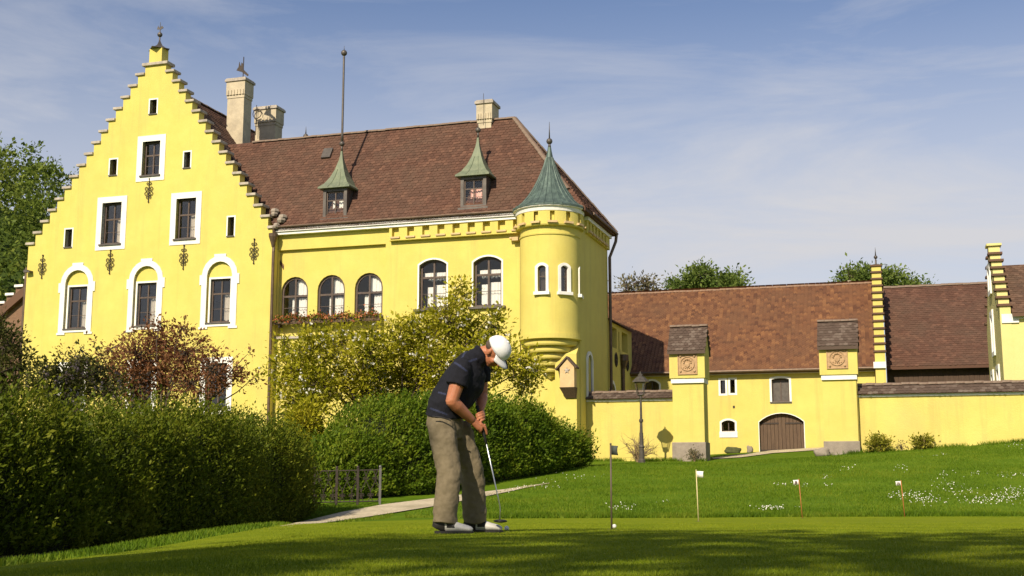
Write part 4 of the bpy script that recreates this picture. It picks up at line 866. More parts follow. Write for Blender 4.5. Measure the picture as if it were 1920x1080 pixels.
# ============================================================ courtyard walls and gate piers
def yard_wall(name, label, s0, s1, zb, seed, zt):
    w = building(name, label, 'wall', (s0 + s1) / 2, 1.2, zb)
    part('wall', MB().box(s0, s1, 1.0, 1.45, zb - 0.6, 3.5), 'plaster_old', w)
    part('band', MB().box(s0, s1, 0.93, 0.999, 3.40, 3.49), 'white_paint', w)
    zc = 3.50
    cp = part('coping', MB().prism_x([(0.80, zc), (1.65, zc), (1.225, zt)], s0, s1), 'tiles_dark', w)
    hh = math.hypot(0.425, zt - zc)
    tiles('coping_tiles', w, (s0, 0.80, zc), (1, 0, 0), (0, 0.425, zt - zc), s1 - s0, hh, 0.2, 0.155, 'tiles_grey', parent=cp, seed=seed)
    tiles('coping_tiles', w, (s0, 1.65, zc), (1, 0, 0), (0, -0.425, zt - zc), s1 - s0, hh, 0.2, 0.155, 'tiles_grey', parent=cp, seed=seed + 1)
    ridge_tiles(w, (s0, 1.225, zt), (s1, 1.225, zt), 'ridge_clay', r=0.11, step=0.34)
    return w
yard_wall('courtyard_wall', 'yellow courtyard wall with tiled coping between turret and lamp post', 0.06, 3.86, 0.7, 61, 3.80)
yard_wall('courtyard_wall', 'long yellow courtyard wall with tiled coping at the right', 11.32, 26, 1.2, 63, 3.90)
def pier(s0, s1, zb, rx0, ry0, rx1, ry1, label):
    d0, d1 = 0.45, 1.55; zc = 4.2
    p = building('gate_pier', label, 'pier', (s0 + s1) / 2, 1, zb, 'roofed gate piers before the barn')
    part('shaft', MB().box(s0, s1, d0, d1, zb - 0.4, zc), 'plaster_old', p)
    part('stone_base', MB().box(s0 - 0.05, s1 + 0.05, d0 - 0.09, d1 + 0.06, zb - 0.5, 1.63), 'stone', p, bevel=0.02)
    part('cornice', MB().box(s0 - 0.04, s1 + 0.04, d0 - 0.09, d1 + 0.05, zc - 0.12, zc - 0.001 + 0.08), 'white_paint', p)
    u0, u1, v0, v1 = s0 - 0.09, s1 + 0.09, d0 - 0.14, d1 + 0.1
    part('head', MB().prism_x([(v0, zc + 0.082), (v1, zc + 0.082), (v1, 5.46), ((v0 + v1) / 2, 6.35), (v0, 5.46)], u0, u1), 'plaster_old', p)
    rx = wpx(rx0, ry0, rx1, ry1, v0)
    pn = part('relief_panel', MB().ring(arch(rx[0], rx[1] - .03, rx[2] + .06, rx[3] + .06), arch(*rx), v0 - 0.05, v0 - 0.001).box(rx[0] - rx[2] / 2 + 0.003, rx[0] + rx[2] / 2 - 0.003, v0 - 0.012, v0 - 0.001, rx[1] + 0.003, rx[1] + rx[3] - 0.003), 'terracotta_relief', p)
    cz = rx[1] + rx[3] / 2; wr = MB().tube([(rx[0] + 0.29 * math.cos(a * math.pi / 12), v0 - 0.03, cz + 0.29 * math.sin(a * math.pi / 12)) for a in range(25)], 0.022, 6)
    for sx_ in (-1, 1):
        for sz_ in (-1, 1): wr.ball((rx[0] + sx_ * 0.29, v0 - 0.03, cz + sz_ * 0.31), 0.05, 8)
    part('wreath', wr, 'terracotta_relief', p, pn)
    cr = MB().prism([(rx[0] - 0.1, cz + 0.02), (rx[0] + 0.1, cz + 0.02), (rx[0] + 0.09, cz - 0.08), (rx[0], cz - 0.17), (rx[0] - 0.09, cz - 0.08)], v0 - 0.06, v0 - 0.013)
    for i in range(7):
        a = math.pi * (i / 6); cr.ball((rx[0] + 0.15 * math.cos(a), v0 - 0.035, cz + 0.04 + 0.15 * math.sin(a)), 0.035 + 0.01 * (i % 2), 8)
    for i in range(5): cr.ball((rx[0] - 0.16 + 0.08 * i, v0 - 0.03, cz - 0.2 + 0.02 * abs(i - 2)), 0.026, 6)
    part('crest', cr, 'terracotta_relief', p, pn)
    saddle(p, u0 - 0.05, u1 + 0.05, v0 - 0.16, (v0 + v1) / 2, v1 + 0.16, 5.42, 6.5, 'tiles_grey', 0.17, 0.14, 71 + int(s0))
    ridge_tiles(p, (u0 - 0.05, (v0 + v1) / 2, 6.53), (u1 + 0.05, (v0 + v1) / 2, 6.53), 'ridge_clay', r=0.1, step=0.3)
    return p
pier(3.9, 5.2, 0.8, 1272, 663, 1306, 701, 'roofed yellow pier beside the lamp post, bush at its stone foot')
pier(10.0, 11.3, 1.1, 1551, 653, 1588, 690, 'roofed yellow pier standing right of the barn gate')
# ============================================================ vegetation
def unit(a): return a / np.maximum(np.linalg.norm(a, axis=1, keepdims=True), 1e-9)
def leaf_arrays(P, D, size, rng, asp=0.5, var=0.45, bias=1.0):
    """one folded diamond leaf at each point P, pointing along D"""
    n = len(P); D = unit(D); T = rng.normal(size=(n, 3)) * 0.75 + bias * np.array([-0.25, -0.45, 0.85])      # blades turn their faces to the light
    S = unit(np.cross(T, D)); N = np.cross(D, S)
    L = size * (1 + var * rng.normal(size=(n, 1)).clip(-1.5, 1.5)); w = L * asp * 0.5
    V = np.stack([P, P + D * L * 0.5 + S * w + N * L * 0.1, P + D * L, P + D * L * 0.5 - S * w + N * L * 0.1], 1).reshape(-1, 3)
    return V, np.arange(n * 4).reshape(-1, 4)
def leaf_obj(name, P, D, size, m, parent, seed=0, asp=0.5, origin=None, bias=1.0):
    V, Q = leaf_arrays(np.asarray(P), np.asarray(D), size, np.random.default_rng(seed), asp, bias=bias)
    if origin is not None: V = V - np.array(origin)
    return npmesh(name, V, Q, m, parent)
def lobes_points(lobes, n, rng, clump=0.16, per=14, shell=0.55):
    """leaf positions in clumps through a set of ellipsoid lobes (centre, radii)"""
    vol = np.array([r[0] * r[1] * r[2] for _, r in lobes]) ** 0.75; vol /= vol.sum(); P = []; D = []; C = []
    for (c, r), f in zip(lobes, vol):
        k = max(2, int(n * f / per)); q = unit(rng.normal(size=(k, 3))); rad = (shell + (1 - shell) * rng.random((k, 1)) ** 0.7) * (1 + 0.18 * rng.normal(size=(k, 1)))
        cc = np.array(c) + q * rad * np.array(r); C.append(cc)
        off = rng.normal(size=(k, per, 3)) * clump * np.array([1, 1, 0.8]) * (0.6 + 0.8 * rng.random((k, 1, 1)))
        P.append((cc[:, None, :] + off).reshape(-1, 3)); D.append((q[:, None, :] * 0.6 + off / clump * 0.35 + np.array([0, 0, 0.15]) + rng.normal(size=(k, per, 3)) * 0.55).reshape(-1, 3))
    return np.concatenate(P), np.concatenate(D), np.concatenate(C)
def branches(base, targets, rng, r0=0.09, bend=0.25, split=0.45):
    m = MB(); base = np.array(base, float)
    for t in targets:
        t = np.array(t, float); L = np.linalg.norm(t - base); k = base + (t - base) * split * rng.uniform(0.5, 1.1); k[2] += L * 0.08; k[:2] += rng.normal(size=2) * L * bend * 0.3
        pts = [(1 - s) ** 2 * base + 2 * s * (1 - s) * k + s * s * t for s in np.linspace(0, 1, 7)]
        pts = [p + rng.normal(size=3) * L * 0.012 for p in pts]; m.tube(pts, list(np.linspace(r0, r0 * 0.16, 7)), 6)
    return m
def woody(name, label, cat, base, lobes, n, size, m, seed, r0=0.09, clump=0.16, per=14, shell=0.55, limbs=0.12, trunk_h=0.5, group=None, bark='bark', asp=0.5, extra_twigs=0):
    rng = np.random.default_rng(seed); root = thing(name, label, cat, base, 0, group); b = np.array(base)
    P, D, C = lobes_points(lobes, n, rng, clump, per, shell)
    fork = b + np.array([0, 0, trunk_h]); lc = [np.array(c) for c, _ in lobes]
    tm = MB().tube([b - [0, 0, 0.15], b + [0, 0, trunk_h * 0.5], fork], [r0 * 1.9, r0 * 1.5, r0 * 1.25], 8); bm_ = branches(fork, lc, rng, r0)
    k = rng.choice(len(C), int(len(C) * limbs), replace=False)
    for i in k:
        j = int(np.argmin([np.linalg.norm(C[i] - q) for q in lc])); s = lc[j] + (C[i] - lc[j]) * 0.05
        bm_.tube([s, (s + C[i]) / 2 + rng.normal(size=3) * 0.05 * np.linalg.norm(C[i] - s), C[i]], [r0 * 0.3, r0 * 0.2, r0 * 0.08], 5, cap=False)
    tm.add(bm_.v, bm_.f)
    raw('trunk', [tuple(np.array(v) - b) for v in tm.v], tm.f, bark, root, smooth=True)
    if n: leaf_obj('crown', P, D, size, m, root, seed + 1, asp, b)
    return root, C
def L3(px, py, rp, Y, dz=0.0, sy=1.0, sx=1.0):
    p = W(px, py, Y); k = Y / F; return ((p.x, p.y, p.z + dz), (rp * k * sx, rp * k * sy, rp * k))

# --- hedges
def hedge(name, label, line, tops, thick, n, size, m, seed, endcap=1.0):
    rng = np.random.default_rng(seed); line = np.array(line, float); seg = np.linalg.norm(np.diff(line, axis=0), axis=1); cum = np.concatenate([[0], np.cumsum(seg)]); L = cum[-1]
    ph = rng.uniform(0, 6.28, 12)
    def surf(t, a, inset=0.0):
        """t along the hedge (0..L), a across it (0 front foot .. 1 back foot)"""
        x = np.interp(t, cum, line[:, 0]); y = np.interp(t, cum, line[:, 1]); e = 0.3
        dx = np.interp(np.clip(t + e, 0, L), cum, line[:, 0]) - np.interp(np.clip(t - e, 0, L), cum, line[:, 0]); dy = np.interp(np.clip(t + e, 0, L), cum, line[:, 1]) - np.interp(np.clip(t - e, 0, L), cum, line[:, 1])
        q = np.hypot(dx, dy) + 1e-9; nx, ny = dy / q, -dx / q                       # outward (towards the lawn)
        top = np.interp(t / L, np.linspace(0, 1, len(tops)), tops); g = H(x, y) - 0.05
        en = np.clip(np.minimum(t, L - t) / endcap, 0, 1) ** 0.5                     # rounded ends
        h = (top - g) * (0.45 + 0.55 * en); w = thick / 2 * (0.08 + 0.92 * en)
        an = math.pi * a; ca, sa = np.cos(an), np.sin(an); pw_ = 0.5
        ox = np.sign(ca) * np.abs(ca) ** pw_ * w; oz = np.abs(sa) ** 0.55 * h
        lump = 0.17 * np.sin(t * 1.1 + ph[4] + 3 * a) + 0.15 * np.sin(t * 1.9 + ph[0] + 2 * a) + 0.11 * np.sin(t * 3.7 + ph[1] + 5 * a) + 0.09 * np.sin(t * 6.3 + ph[2] + 9 * a) + 0.07 * np.sin(a * 17 + ph[3] + t * 2.2)
        k = 1 + (lump - inset) / np.maximum(0.6, h)
        P = np.stack([x + nx * (ox * k - thick / 2), y + ny * (ox * k - thick / 2), g + oz * k], -1)
        Nn = np.stack([nx * ca, ny * ca, np.full_like(t, 0.0) + sa * 0.9 + 0.1], -1)
        return P, Nn
    b0 = np.array([line[:, 0].mean(), line[:, 1].mean(), Hs(line[:, 0].mean(), line[:, 1].mean())])
    root = thing(name, label, 'hedge', b0)
    T, A = np.meshgrid(np.linspace(0.02, L - 0.02, int(L / 0.35)), np.linspace(0, 1, 22)); P, _ = surf(T.ravel(), A.ravel(), 0.34)
    ii = np.arange(T.size).reshape(T.shape); q = np.stack([ii[:-1, :-1], ii[:-1, 1:], ii[1:, 1:], ii[1:, :-1]], -1).reshape(-1, 4)
    npmesh('branches', P - b0, q, 'hedge_core', root)  # solid dark core added inside the leaves to block light showing through
    ns = n // 12; t = rng.uniform(0, L, ns); w_ = rng.random(ns); hf = rng.random(ns); af = np.arcsin(np.clip(hf ** 1.82, 0, 1)) / math.pi; ot = rng.uniform(-1, 1, ns); at_ = np.arccos(np.clip(np.sign(ot) * ot ** 2, -1, 1)) / math.pi
    a = np.clip(np.where(w_ < 0.56, af, np.where(w_ < 0.88, at_, 1 - af)), 0.004, 0.996); C, Nn = surf(t, a, 0.0)
    dep = rng.gamma(1.6, 0.10, ns); C = C - Nn * (dep - 0.07)[:, None]
    tang = np.stack([np.interp(np.clip(t + .3, 0, L), cum, line[:, 0]) - np.interp(t, cum, line[:, 0]), np.interp(np.clip(t + .3, 0, L), cum, line[:, 1]) - np.interp(t, cum, line[:, 1]), np.zeros(ns)], -1)
    sd = unit(Nn * 0.42 + np.array([0.42, 0, 0.80]) + rng.normal(size=(ns, 3)) * 0.26)        # each spray grows up and outwards
    u_ = np.linspace(-0.24, 0.26, 12)[None, :, None]; P = C[:, None, :] + sd[:, None, :] * u_ * np.where(rng.random((ns, 1, 1)) < 0.12, 1.9, rng.uniform(0.6, 1.4, (ns, 1, 1))) + rng.normal(size=(ns, 12, 3)) * 0.028
    D = sd[:, None, :] * 0.9 + rng.normal(size=(ns, 12, 3)) * 0.5
    P = P.reshape(-1, 3); gz = H(P[:, 0], P[:, 1]); k = P[:, 2] > gz + 0.02
    leaf_obj('foliage', P[k], D.reshape(-1, 3)[k], size, m, root, seed, 0.45, b0, 0.45)
    return root
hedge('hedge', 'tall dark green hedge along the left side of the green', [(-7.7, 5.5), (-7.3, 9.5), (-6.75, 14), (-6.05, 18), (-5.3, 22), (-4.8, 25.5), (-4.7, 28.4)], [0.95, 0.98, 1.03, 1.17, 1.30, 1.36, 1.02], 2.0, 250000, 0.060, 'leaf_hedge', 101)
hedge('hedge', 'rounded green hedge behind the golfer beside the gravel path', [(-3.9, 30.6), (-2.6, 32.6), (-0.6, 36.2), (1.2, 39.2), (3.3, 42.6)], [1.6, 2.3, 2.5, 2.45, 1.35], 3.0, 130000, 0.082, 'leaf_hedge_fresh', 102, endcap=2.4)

# --- garden trees and shrubs in front of the facades
YM = 41.0
ml = [L3(x, y, r, YM + dy) for x, y, r, dy in ((545, 690, 45, 0), (590, 655, 44, -1), (640, 640, 38, 1), (690, 660, 48, -1), (745, 640, 42, 0), (795, 625, 44, 1), (840, 600, 40, 0), (868, 555, 24, 0), (862, 535, 12, 0),
      (880, 630, 46, 1), (925, 612, 26, 0), (905, 680, 50, -1), (960, 672, 34, 0), (1000, 690, 26, 0), (985, 720, 28, 1), (600, 720, 55, -1), (680, 730, 58, 0), (760, 705, 60, 1), (830, 690, 60, 0), (560, 750, 45, 0), (930, 590, 12, 0), (530, 640, 14, 0))]
tb = W(745, 860, YM); tb.z = Hs(tb.x, tb.y)
mt, MC = woody('magnolia_tree', 'wide yellow-green magnolia with white blossoms in front of the castle wing', 'tree', tb, ml, 33000, 0.125, 'leaf_magnolia', 201, r0=0.075, clump=0.14, per=12, shell=0.35, limbs=0.22, trunk_h=0.7)
rng = np.random.default_rng(5); k = rng.choice(len(MC), 520, replace=False); bp = (MC[k][:, None, :] + np.array([0, -0.15, 0.05]) + rng.normal(size=(520, 5, 3)) * 0.022).reshape(-1, 3)
o = leaf_obj('blossoms', bp, rng.normal(size=bp.shape) + np.array([0, -0.2, 0.8]), 0.07, 'petal_white', mt, 9, 0.75, tb); o['kind'] = 'stuff'
YR = 43.0
rl_ = [L3(x, y, r, YR + dy) for x, y, r, dy in ((255, 665, 48, 0), (300, 640, 42, 1), (350, 660, 48, 0), (400, 690, 40, -1), (440, 705, 28, 0), (210, 690, 42, 0), (300, 695, 60, 1), (250, 720, 50, 0), (360, 720, 50, 0), (175, 640, 10, 0), (205, 655, 12, 0), (300, 605, 10, 0), (340, 615, 14, 0), (465, 660, 9, 0), (455, 690, 12, 0), (480, 710, 14, 0), (115, 660, 10, 0), (140, 668, 12, 0))]
rb_ = W(300, 870, YR); rb_.z = Hs(rb_.x, rb_.y)
woody('copper_leaf_tree', 'reddish brown leaved ornamental tree before the stepped gable', 'tree', rb_, rl_, 11500, 0.115, 'leaf_red', 211, r0=0.07, clump=0.13, per=9, shell=0.35, limbs=0.35, trunk_h=0.7)
dl = [L3(x, y, r, 38 + dy) for x, y, r, dy in ((8, 650, 42, 0), (30, 690, 40, 0), (-30, 640, 55, 1), (15, 735, 55, 0), (-40, 720, 70, 0), (42, 665, 18, 0), (-15, 610, 25, 0))]
db_ = W(-5, 880, 38); db_.z = Hs(db_.x, db_.y)
woody('evergreen_shrub', 'dark olive shrub at the left edge above the hedge', 'shrub', db_, dl, 9000, 0.11, 'leaf_dark', 221, clump=0.14, shell=0.35, limbs=0.2)
ll = [L3(x, y, r, 36 + dy) for x, y, r, dy in ((80, 715, 38, 0), (125, 700, 36, 0), (165, 705, 40, 0), (110, 745, 50, 0), (190, 740, 45, 0), (150, 680, 20, 0))]
lb_ = W(130, 880, 36); lb_.z = Hs(lb_.x, lb_.y)
lt, LC = woody('lilac_bush', 'dusky purple lilac bush behind the tall hedge', 'shrub', lb_, ll, 7000, 0.10, 'leaf_dark', 231, clump=0.13, shell=0.3, limbs=0.2)
k = rng.choice(len(LC), 130, replace=False); bp = (LC[k][:, None, :] + rng.normal(size=(130, 18, 3)) * np.array([0.035, 0.035, 0.08])).reshape(-1, 3)
o = leaf_obj('blossoms', bp, rng.normal(size=bp.shape), 0.05, 'leaf_lilac', lt, 12, 0.8, lb_); o['kind'] = 'stuff'
yl = [L3(x, y, r, 34.5) for x, y, r in ((575, 790, 36), (560, 830, 40), (600, 860, 30), (676, 850, 22), (640, 872, 22))]
yb = W(615, 905, 34.5); yb.z = Hs(yb.x, yb.y)
woody('garden_shrub', 'yellow-green shrub behind the iron fence between the hedges', 'shrub', yb, yl, 7000, 0.11, 'leaf_magnolia', 241, clump=0.13, shell=0.3, limbs=0.2, r0=0.04)

# --- trees behind the barns
def far_tree(name, label, px, py, rx_, rz_, Y, n, size, m, seed, group, shell=0.5, limbs=0.1):
    c = W(px, py, Y); k = Y / F; rng = np.random.default_rng(seed); a, b_ = rx_ * k, rz_ * k; lob = []
    for i in range(16):
        t = rng.uniform(0, 6.28); e = rng.uniform(-0.2, 1); q = math.sqrt(1 - e * e) * rng.uniform(0.45, 0.85)
        lob.append(((c.x + a * q * math.cos(t), c.y + a * q * math.sin(t), c.z + b_ * (e * 0.8 - 0.05)), (a * rng.uniform(.24, .38), a * rng.uniform(.24, .38), b_ * rng.uniform(.26, .42))))
    for i in range(6): lob.append(((c.x + rng.normal() * a * 0.3, c.y + rng.normal() * a * 0.3, c.z - b_ * rng.uniform(0.3, 1.3)), (a * 0.5, a * 0.5, b_ * 0.6)))
    g = Vector((c.x, c.y, Hs(c.x, c.y)))
    return woody(name, label, 'tree', g, lob, n, size, m, seed, r0=0.22, clump=0.32, per=12, shell=shell, limbs=limbs, trunk_h=(c.z - g.z) * 0.55, group=group)
GT = 'trees beyond the barns'
far_tree('leafy_tree', 'rounded green tree above the middle of the orange barn roof', 1332, 537, 74, 36, 92, 17000, 0.25, 'leaf_tree', 301, GT)
far_tree('sparse_tree', 'bare greyish tree just right of the wing above the barn roof', 1200, 548, 50, 30, 84, 2600, 0.22, 'leaf_bare', 302, GT, shell=0.3, limbs=0.9)
far_tree('leafy_tree', 'dark green tree rising behind the barn parapet finial', 1625, 534, 72, 36, 95, 15000, 0.25, 'leaf_tree', 303, GT)
far_tree('leafy_tree', 'low green treetop over the timber barn roof ridge', 1715, 545, 36, 24, 98, 5000, 0.25, 'leaf_tree', 304, GT)
far_tree('sparse_tree', 'small bare treetop between grey tree and rounded green tree', 1262, 548, 24, 18, 96, 900, 0.22, 'leaf_bare', 305, GT, shell=0.3, limbs=0.9)

# --- wooded hill at the left
def HH(x, y): return 47 * np.exp(-((x + 98) / 62) ** 2 - ((y - 205) / 62) ** 2) + 1.0
xs = np.linspace(-330, 60, 60); ys = np.linspace(75, 420, 55); X, Y_ = np.meshgrid(xs, ys); Z = HH(X, Y_) - 1.2 + 0.8 * np.sin(X * .13) * np.sin(Y_ * .11)
ii = np.arange(X.size).reshape(X.shape); q = np.stack([ii[:-1, :-1], ii[:-1, 1:], ii[1:, 1:], ii[1:, :-1]], -1).reshape(-1, 4)
o = npmesh('hill', np.stack([X, Y_, Z], -1).reshape(-1, 3), q, 'wood_floor'); tag(o, 'wooded hill rising behind the gabled house', 'hill', kind='structure')
rng = np.random.default_rng(77); lob = []
while len(lob) < 560:
    x, y = rng.uniform(-165, -25), rng.uniform(95, 225); h = HH(x, y)
    if h < 4: continue
    r = rng.uniform(2.6, 4.6); lob.append(((x, y, h + rng.uniform(3.5, 8)), (r, r, r * rng.uniform(0.9, 1.5))))
P, D, C = lobes_points(lob, 190000, rng, 0.5, 16, 0.62)
o = leaf_obj('hill_forest', P, D, 0.6, 'leaf_forest', None, 78, 0.6); tag(o, 'dense green woodland covering the hill at the left', 'woodland', kind='stuff')

# --- big trees behind the camera: their shade lies over the near half of the green
def shade_tree(x, y, h, r, seed, label):
    rng = np.random.default_rng(seed); g = Vector((x, y, Hs(x, y))); lob = []
    for i in range(15):
        t = rng.uniform(0, 6.28); e = rng.uniform(-1, 1); q = math.sqrt(1 - e * e) * 0.68
        lob.append(((x + r * q * math.cos(t), y + r * q * math.sin(t), h * 0.62 + (h * 0.36 - r * 0.3) * e), (r * .42, r * .42, r * .34)))
    lob += [((x, y, h * 0.5), (r * .6, r * .6, h * .24)), ((x, y, h * 0.75), (r * .55, r * .55, h * .2))]
    woody('shade_tree', label, 'tree', g, lob, 2700, 0.34, 'leaf_tree', seed, r0=0.24, clump=0.35, per=12, shell=0.35, limbs=0.06, trunk_h=h * 0.25, group='tall trees shading the near green')
LS = 1 / math.tan(SUN_EL)
SHADE = [(-5.0, 6.2, 15, 3.8), (-1.6, 9.0, 16, 3.6), (2.0, 9.9, 16, 4.0), (6.0, 10.2, 16.5, 4.2), (10.5, 10.1, 16, 4.4), (15.5, 9.9, 16, 4.4)]   # where each treetop's shadow falls, height, crown radius
for i, (tx, ty, h, r) in enumerate(SHADE):
    shade_tree(tx - h * LS * math.sin(SUN_AZ), ty - h * LS * math.cos(SUN_AZ), h, r, 400 + i, 'tall leafy tree behind the viewer, shading the green')

# --- small shrubs along the walls
def small(name, label, px, py, rp, m, seed, n, d=0.45, size=0.09, shell=0.3, twig=False):
    s, z = hit(px, py, d); p = fr(s, d); g = Vector((p.x, p.y, Hs(p.x, p.y))); k = p.y / F; r = rp * k; rng = np.random.default_rng(seed)
    lob = [((p.x + rng.normal() * r * .4, p.y + rng.normal() * r * .3, g.z + r * (0.55 + 0.6 * rng.random())), (r * .5, r * .45, r * .45)) for _ in range(7)]
    return woody(name, label, 'shrub', g, lob, n, size, m, seed, r0=0.025, clump=0.1, per=9, shell=shell, limbs=0.6, trunk_h=0.08, bark='twig')
small('wall_shrub', 'yellow-green bush at the wall foot right of the pier', 1648, 840, 20, 'leaf_yellow', 501, 1100)
small('dry_shrub', 'thin brownish shrub between two yellow-green bushes', 1690, 838, 13, 'leaf_bare', 502, 160, size=0.06)
small('wall_shrub', 'low yellow-green bush farther right along the long wall', 1728, 832, 17, 'leaf_yellow', 503, 800)
small('dry_shrub', 'pale dry bush at the stone foot of the left pier', 1302, 858, 15, 'leaf_bare', 504, 420, d=0.1, size=0.06)
def bare_shrub(label, px, py, d, h, seed, n=34):
    s, _ = hit(px, py, d); p = fr(s, d); g = Vector((p.x, p.y, Hs(p.x, p.y))); rng = np.random.default_rng(seed); m = MB()
    for i in range(n):
        a = rng.uniform(0, 6.28); sp = rng.uniform(0.15, 1.0); hh = h * rng.uniform(0.35, 1) * (1.1 - 0.45 * sp)
        tip = np.array([math.cos(a) * sp * h * 0.75, math.sin(a) * sp * h * 0.4, hh]); q = [tip * t + np.array([0, 0, 0.25 * h * math.sin(t * 3.14)]) * sp * 0.5 + rng.normal(size=3) * 0.025 for t in np.linspace(0, 1, 6)]
        m.tube(q, [0.018, 0.015, 0.012, 0.010, 0.007, 0.004], 5)
        for j in range(4):
            t = rng.integers(2, 6); st = q[t - 1]; e = st + rng.normal(size=3) * 0.2 + np.array([0, 0, 0.08]); m.tube([st, (st + e) / 2 + rng.normal(size=3) * 0.02, e], [0.008, 0.006, 0.003], 4, cap=False)
    o = raw('bare_shrub', m.v, m.f, 'twig', None); o.location = g; tag(o, label, 'shrub')
bare_shrub('leafless spreading shrub around the lamp post foot', 1196, 868, -0.5, 1.25, 511, 46)

# --- grass blades on the bank and rough edges, daisies
def blades(name, label, X, Y2, hgt, seed, m='blade'):
    rng = np.random.default_rng(seed); n = len(X); z = H(X, Y2) + 0.0; a = rng.uniform(0, 6.28, n); w = np.minimum(0.010 + 0.006 * rng.random(n), hgt * 0.16); h = hgt * rng.uniform(0.5, 1.3, n)
    b = np.stack([X, Y2, z], -1); sd = np.stack([np.cos(a), np.sin(a), 0 * a], -1) * w[:, None]; ln = np.stack([rng.normal(size=n) * 0.35 * h, rng.normal(size=n) * 0.35 * h, h], -1)
    V = np.stack([b - sd, b + sd, b + ln], 1).reshape(-1, 3); o = npmesh(name, V, np.arange(n * 3).reshape(-1, 3), m); return tag(o, label, 'grass', kind='stuff')
rng = np.random.default_rng(61)
yy = 26.2 + (47 - 26.2) * rng.random(150000) ** 1.15; xx = rng.uniform(-0.09, 0.47, 150000) * yy; k = (xx > -3 + (yy - 26) * 0.35)
k &= (np.sin(xx * 1.3 + np.sin(yy * 0.7) * 2) + np.sin(yy * 1.1 + xx * .4) + rng.normal(size=len(xx)) * 1.2) > -0.9
blades('lawn_grass', 'grass blades of the unmown bank', xx[k], yy[k], 0.055, 62)
yy = rng.uniform(25.9, 26.9, 22000); xx = rng.uniform(-0.5, 13.5, 22000); k = yy > np.interp(xx, [-0.5, 1, 4, 12, 22], [24.2, 25.2, 26.1, 26.45, 26.15])
blades('fringe_grass', 'longer grass fringe at the far edge of the putting green', xx[k], yy[k], 0.10, 63)
yy = rng.uniform(6, 30, 42000); xx = rng.uniform(-5.5, -2.7, 42000); k = (xx > -5.6 + 0) & ~np.array([inside((a, b), pth) for a, b in zip(xx, yy)]) & ((xx < -2.95) | (yy > 15))
blades('edge_grass', 'rough grass between the putting green and the hedge', xx[k], yy[k], 0.05, 64)
ss = np.concatenate([rng.uniform(0.2, 3.8, 1500), rng.uniform(11.4, 24, 3600), rng.uniform(3.8, 5.3, 500), rng.uniform(9.9, 11.4, 500)]); dd = np.concatenate([1.0 - rng.gamma(1.3, 0.12, 5100), 0.36 - rng.gamma(1.3, 0.1, 1000)])
keep = (np.sin(ss * 2.3) + np.sin(ss * 5.1 + 1) + rng.normal(size=len(ss)) * 0.8) > -0.3; ss, dd = ss[keep], dd[keep]
blades('wall_weeds', 'taller grass and weeds along the foot of the courtyard walls', OB.x + UV.x * ss + VV.x * dd, OB.y + UV.y * ss + VV.y * dd, 0.16, 66)
P = []
for px, py, sx_, sy_, n in ((1445, 956, 17, 2, 60), (1168, 955, 14, 4, 30), (1470, 912, 12, 2, 14), (1500, 913, 8, 2, 8), (1590, 880, 10, 3, 10), (1545, 898, 8, 2, 8), (1555, 912, 9, 2, 8), (1690, 880, 12, 4, 14), (1710, 932, 22, 4, 60), (1740, 940, 16, 5, 60), (1680, 935, 10, 3, 16), (1780, 912, 18, 5, 30), (1800, 925, 20, 5, 40), (1840, 943, 24, 4, 70), (1880, 940, 24, 6, 90), (1910, 925, 26, 6, 80), (1895, 895, 14, 3, 24), (1830, 892, 10, 3, 14), (1775, 892, 9, 3, 10), (1760, 855, 12, 2, 12), (1905, 838, 16, 3, 16), (1240, 945, 8, 2, 5), (1020, 915, 30, 4, 14), (1090, 897, 30, 4, 22), (960, 921, 25, 3, 14)):
    for i in range(n):
        q = ground_hit(px + random.gauss(0, sx_), py + random.gauss(0, sy_))
        if q and q.y > 26.6: P.append((q.x, q.y, q.z + random.uniform(0.05, 0.085)))
V = []; Q = []
for p in P:
    r = random.uniform(0.009, 0.016); tx, ty = random.uniform(-.6, .6), random.uniform(-1.1, 0.1); k = len(V)
    for i in range(6): a = i * math.pi / 3; x, y = r * math.cos(a), r * math.sin(a); V.append((p[0] + x, p[1] + y, p[2] + x * tx + y * -ty))
    Q.append(tuple(range(k, k + 6)))
o = npmesh('daisies', V, Q, 'petal_white'); tag(o, 'white daisies scattered over the grassy bank', 'flowers', kind='stuff')

nb2 = 230000; yy = 3.0 + 13 * rng.random(nb2) ** 1.1; xx = rng.uniform(-0.46, 0.46, nb2) * yy; k = xx > -2.9
o = blades('green_turf', 'short mown turf of the near putting green', xx[k], yy[k], 0.013, 65, 'turf'); o.location.z = GP - 0.003
for nm in ('green_turf',): pass
# flowers of the flower box
x = RNG.uniform(pa + 0.08, pb - 0.15, 2600); y = RNG.uniform(-0.42, -0.02, 2600); z = 7.38 + 0.06 * np.sin(x * 5) + RNG.gamma(2, 0.055, 2600) - 0.06
loc = np.stack([x - (pa + pb) / 2, y + 0.1, z - 7.2], -1); hang = RNG.random(2600) < 0.25; loc[hang, 2] -= RNG.random(hang.sum()) * 0.22; loc[hang, 1] -= 0.1
leaf_obj('foliage', loc[:1500], RNG.normal(size=(1500, 3)) + [0, -0.4, 0.4], 0.085, 'leaf_hedge', fb, 3, 0.6)
o = leaf_obj('blossoms', loc[1500:] + [0, -0.04, 0.03], RNG.normal(size=(1100, 3)) + [0, -0.4, 0.4], 0.07, 'petal_red', fb, 4, 0.9); o['kind'] = 'stuff'
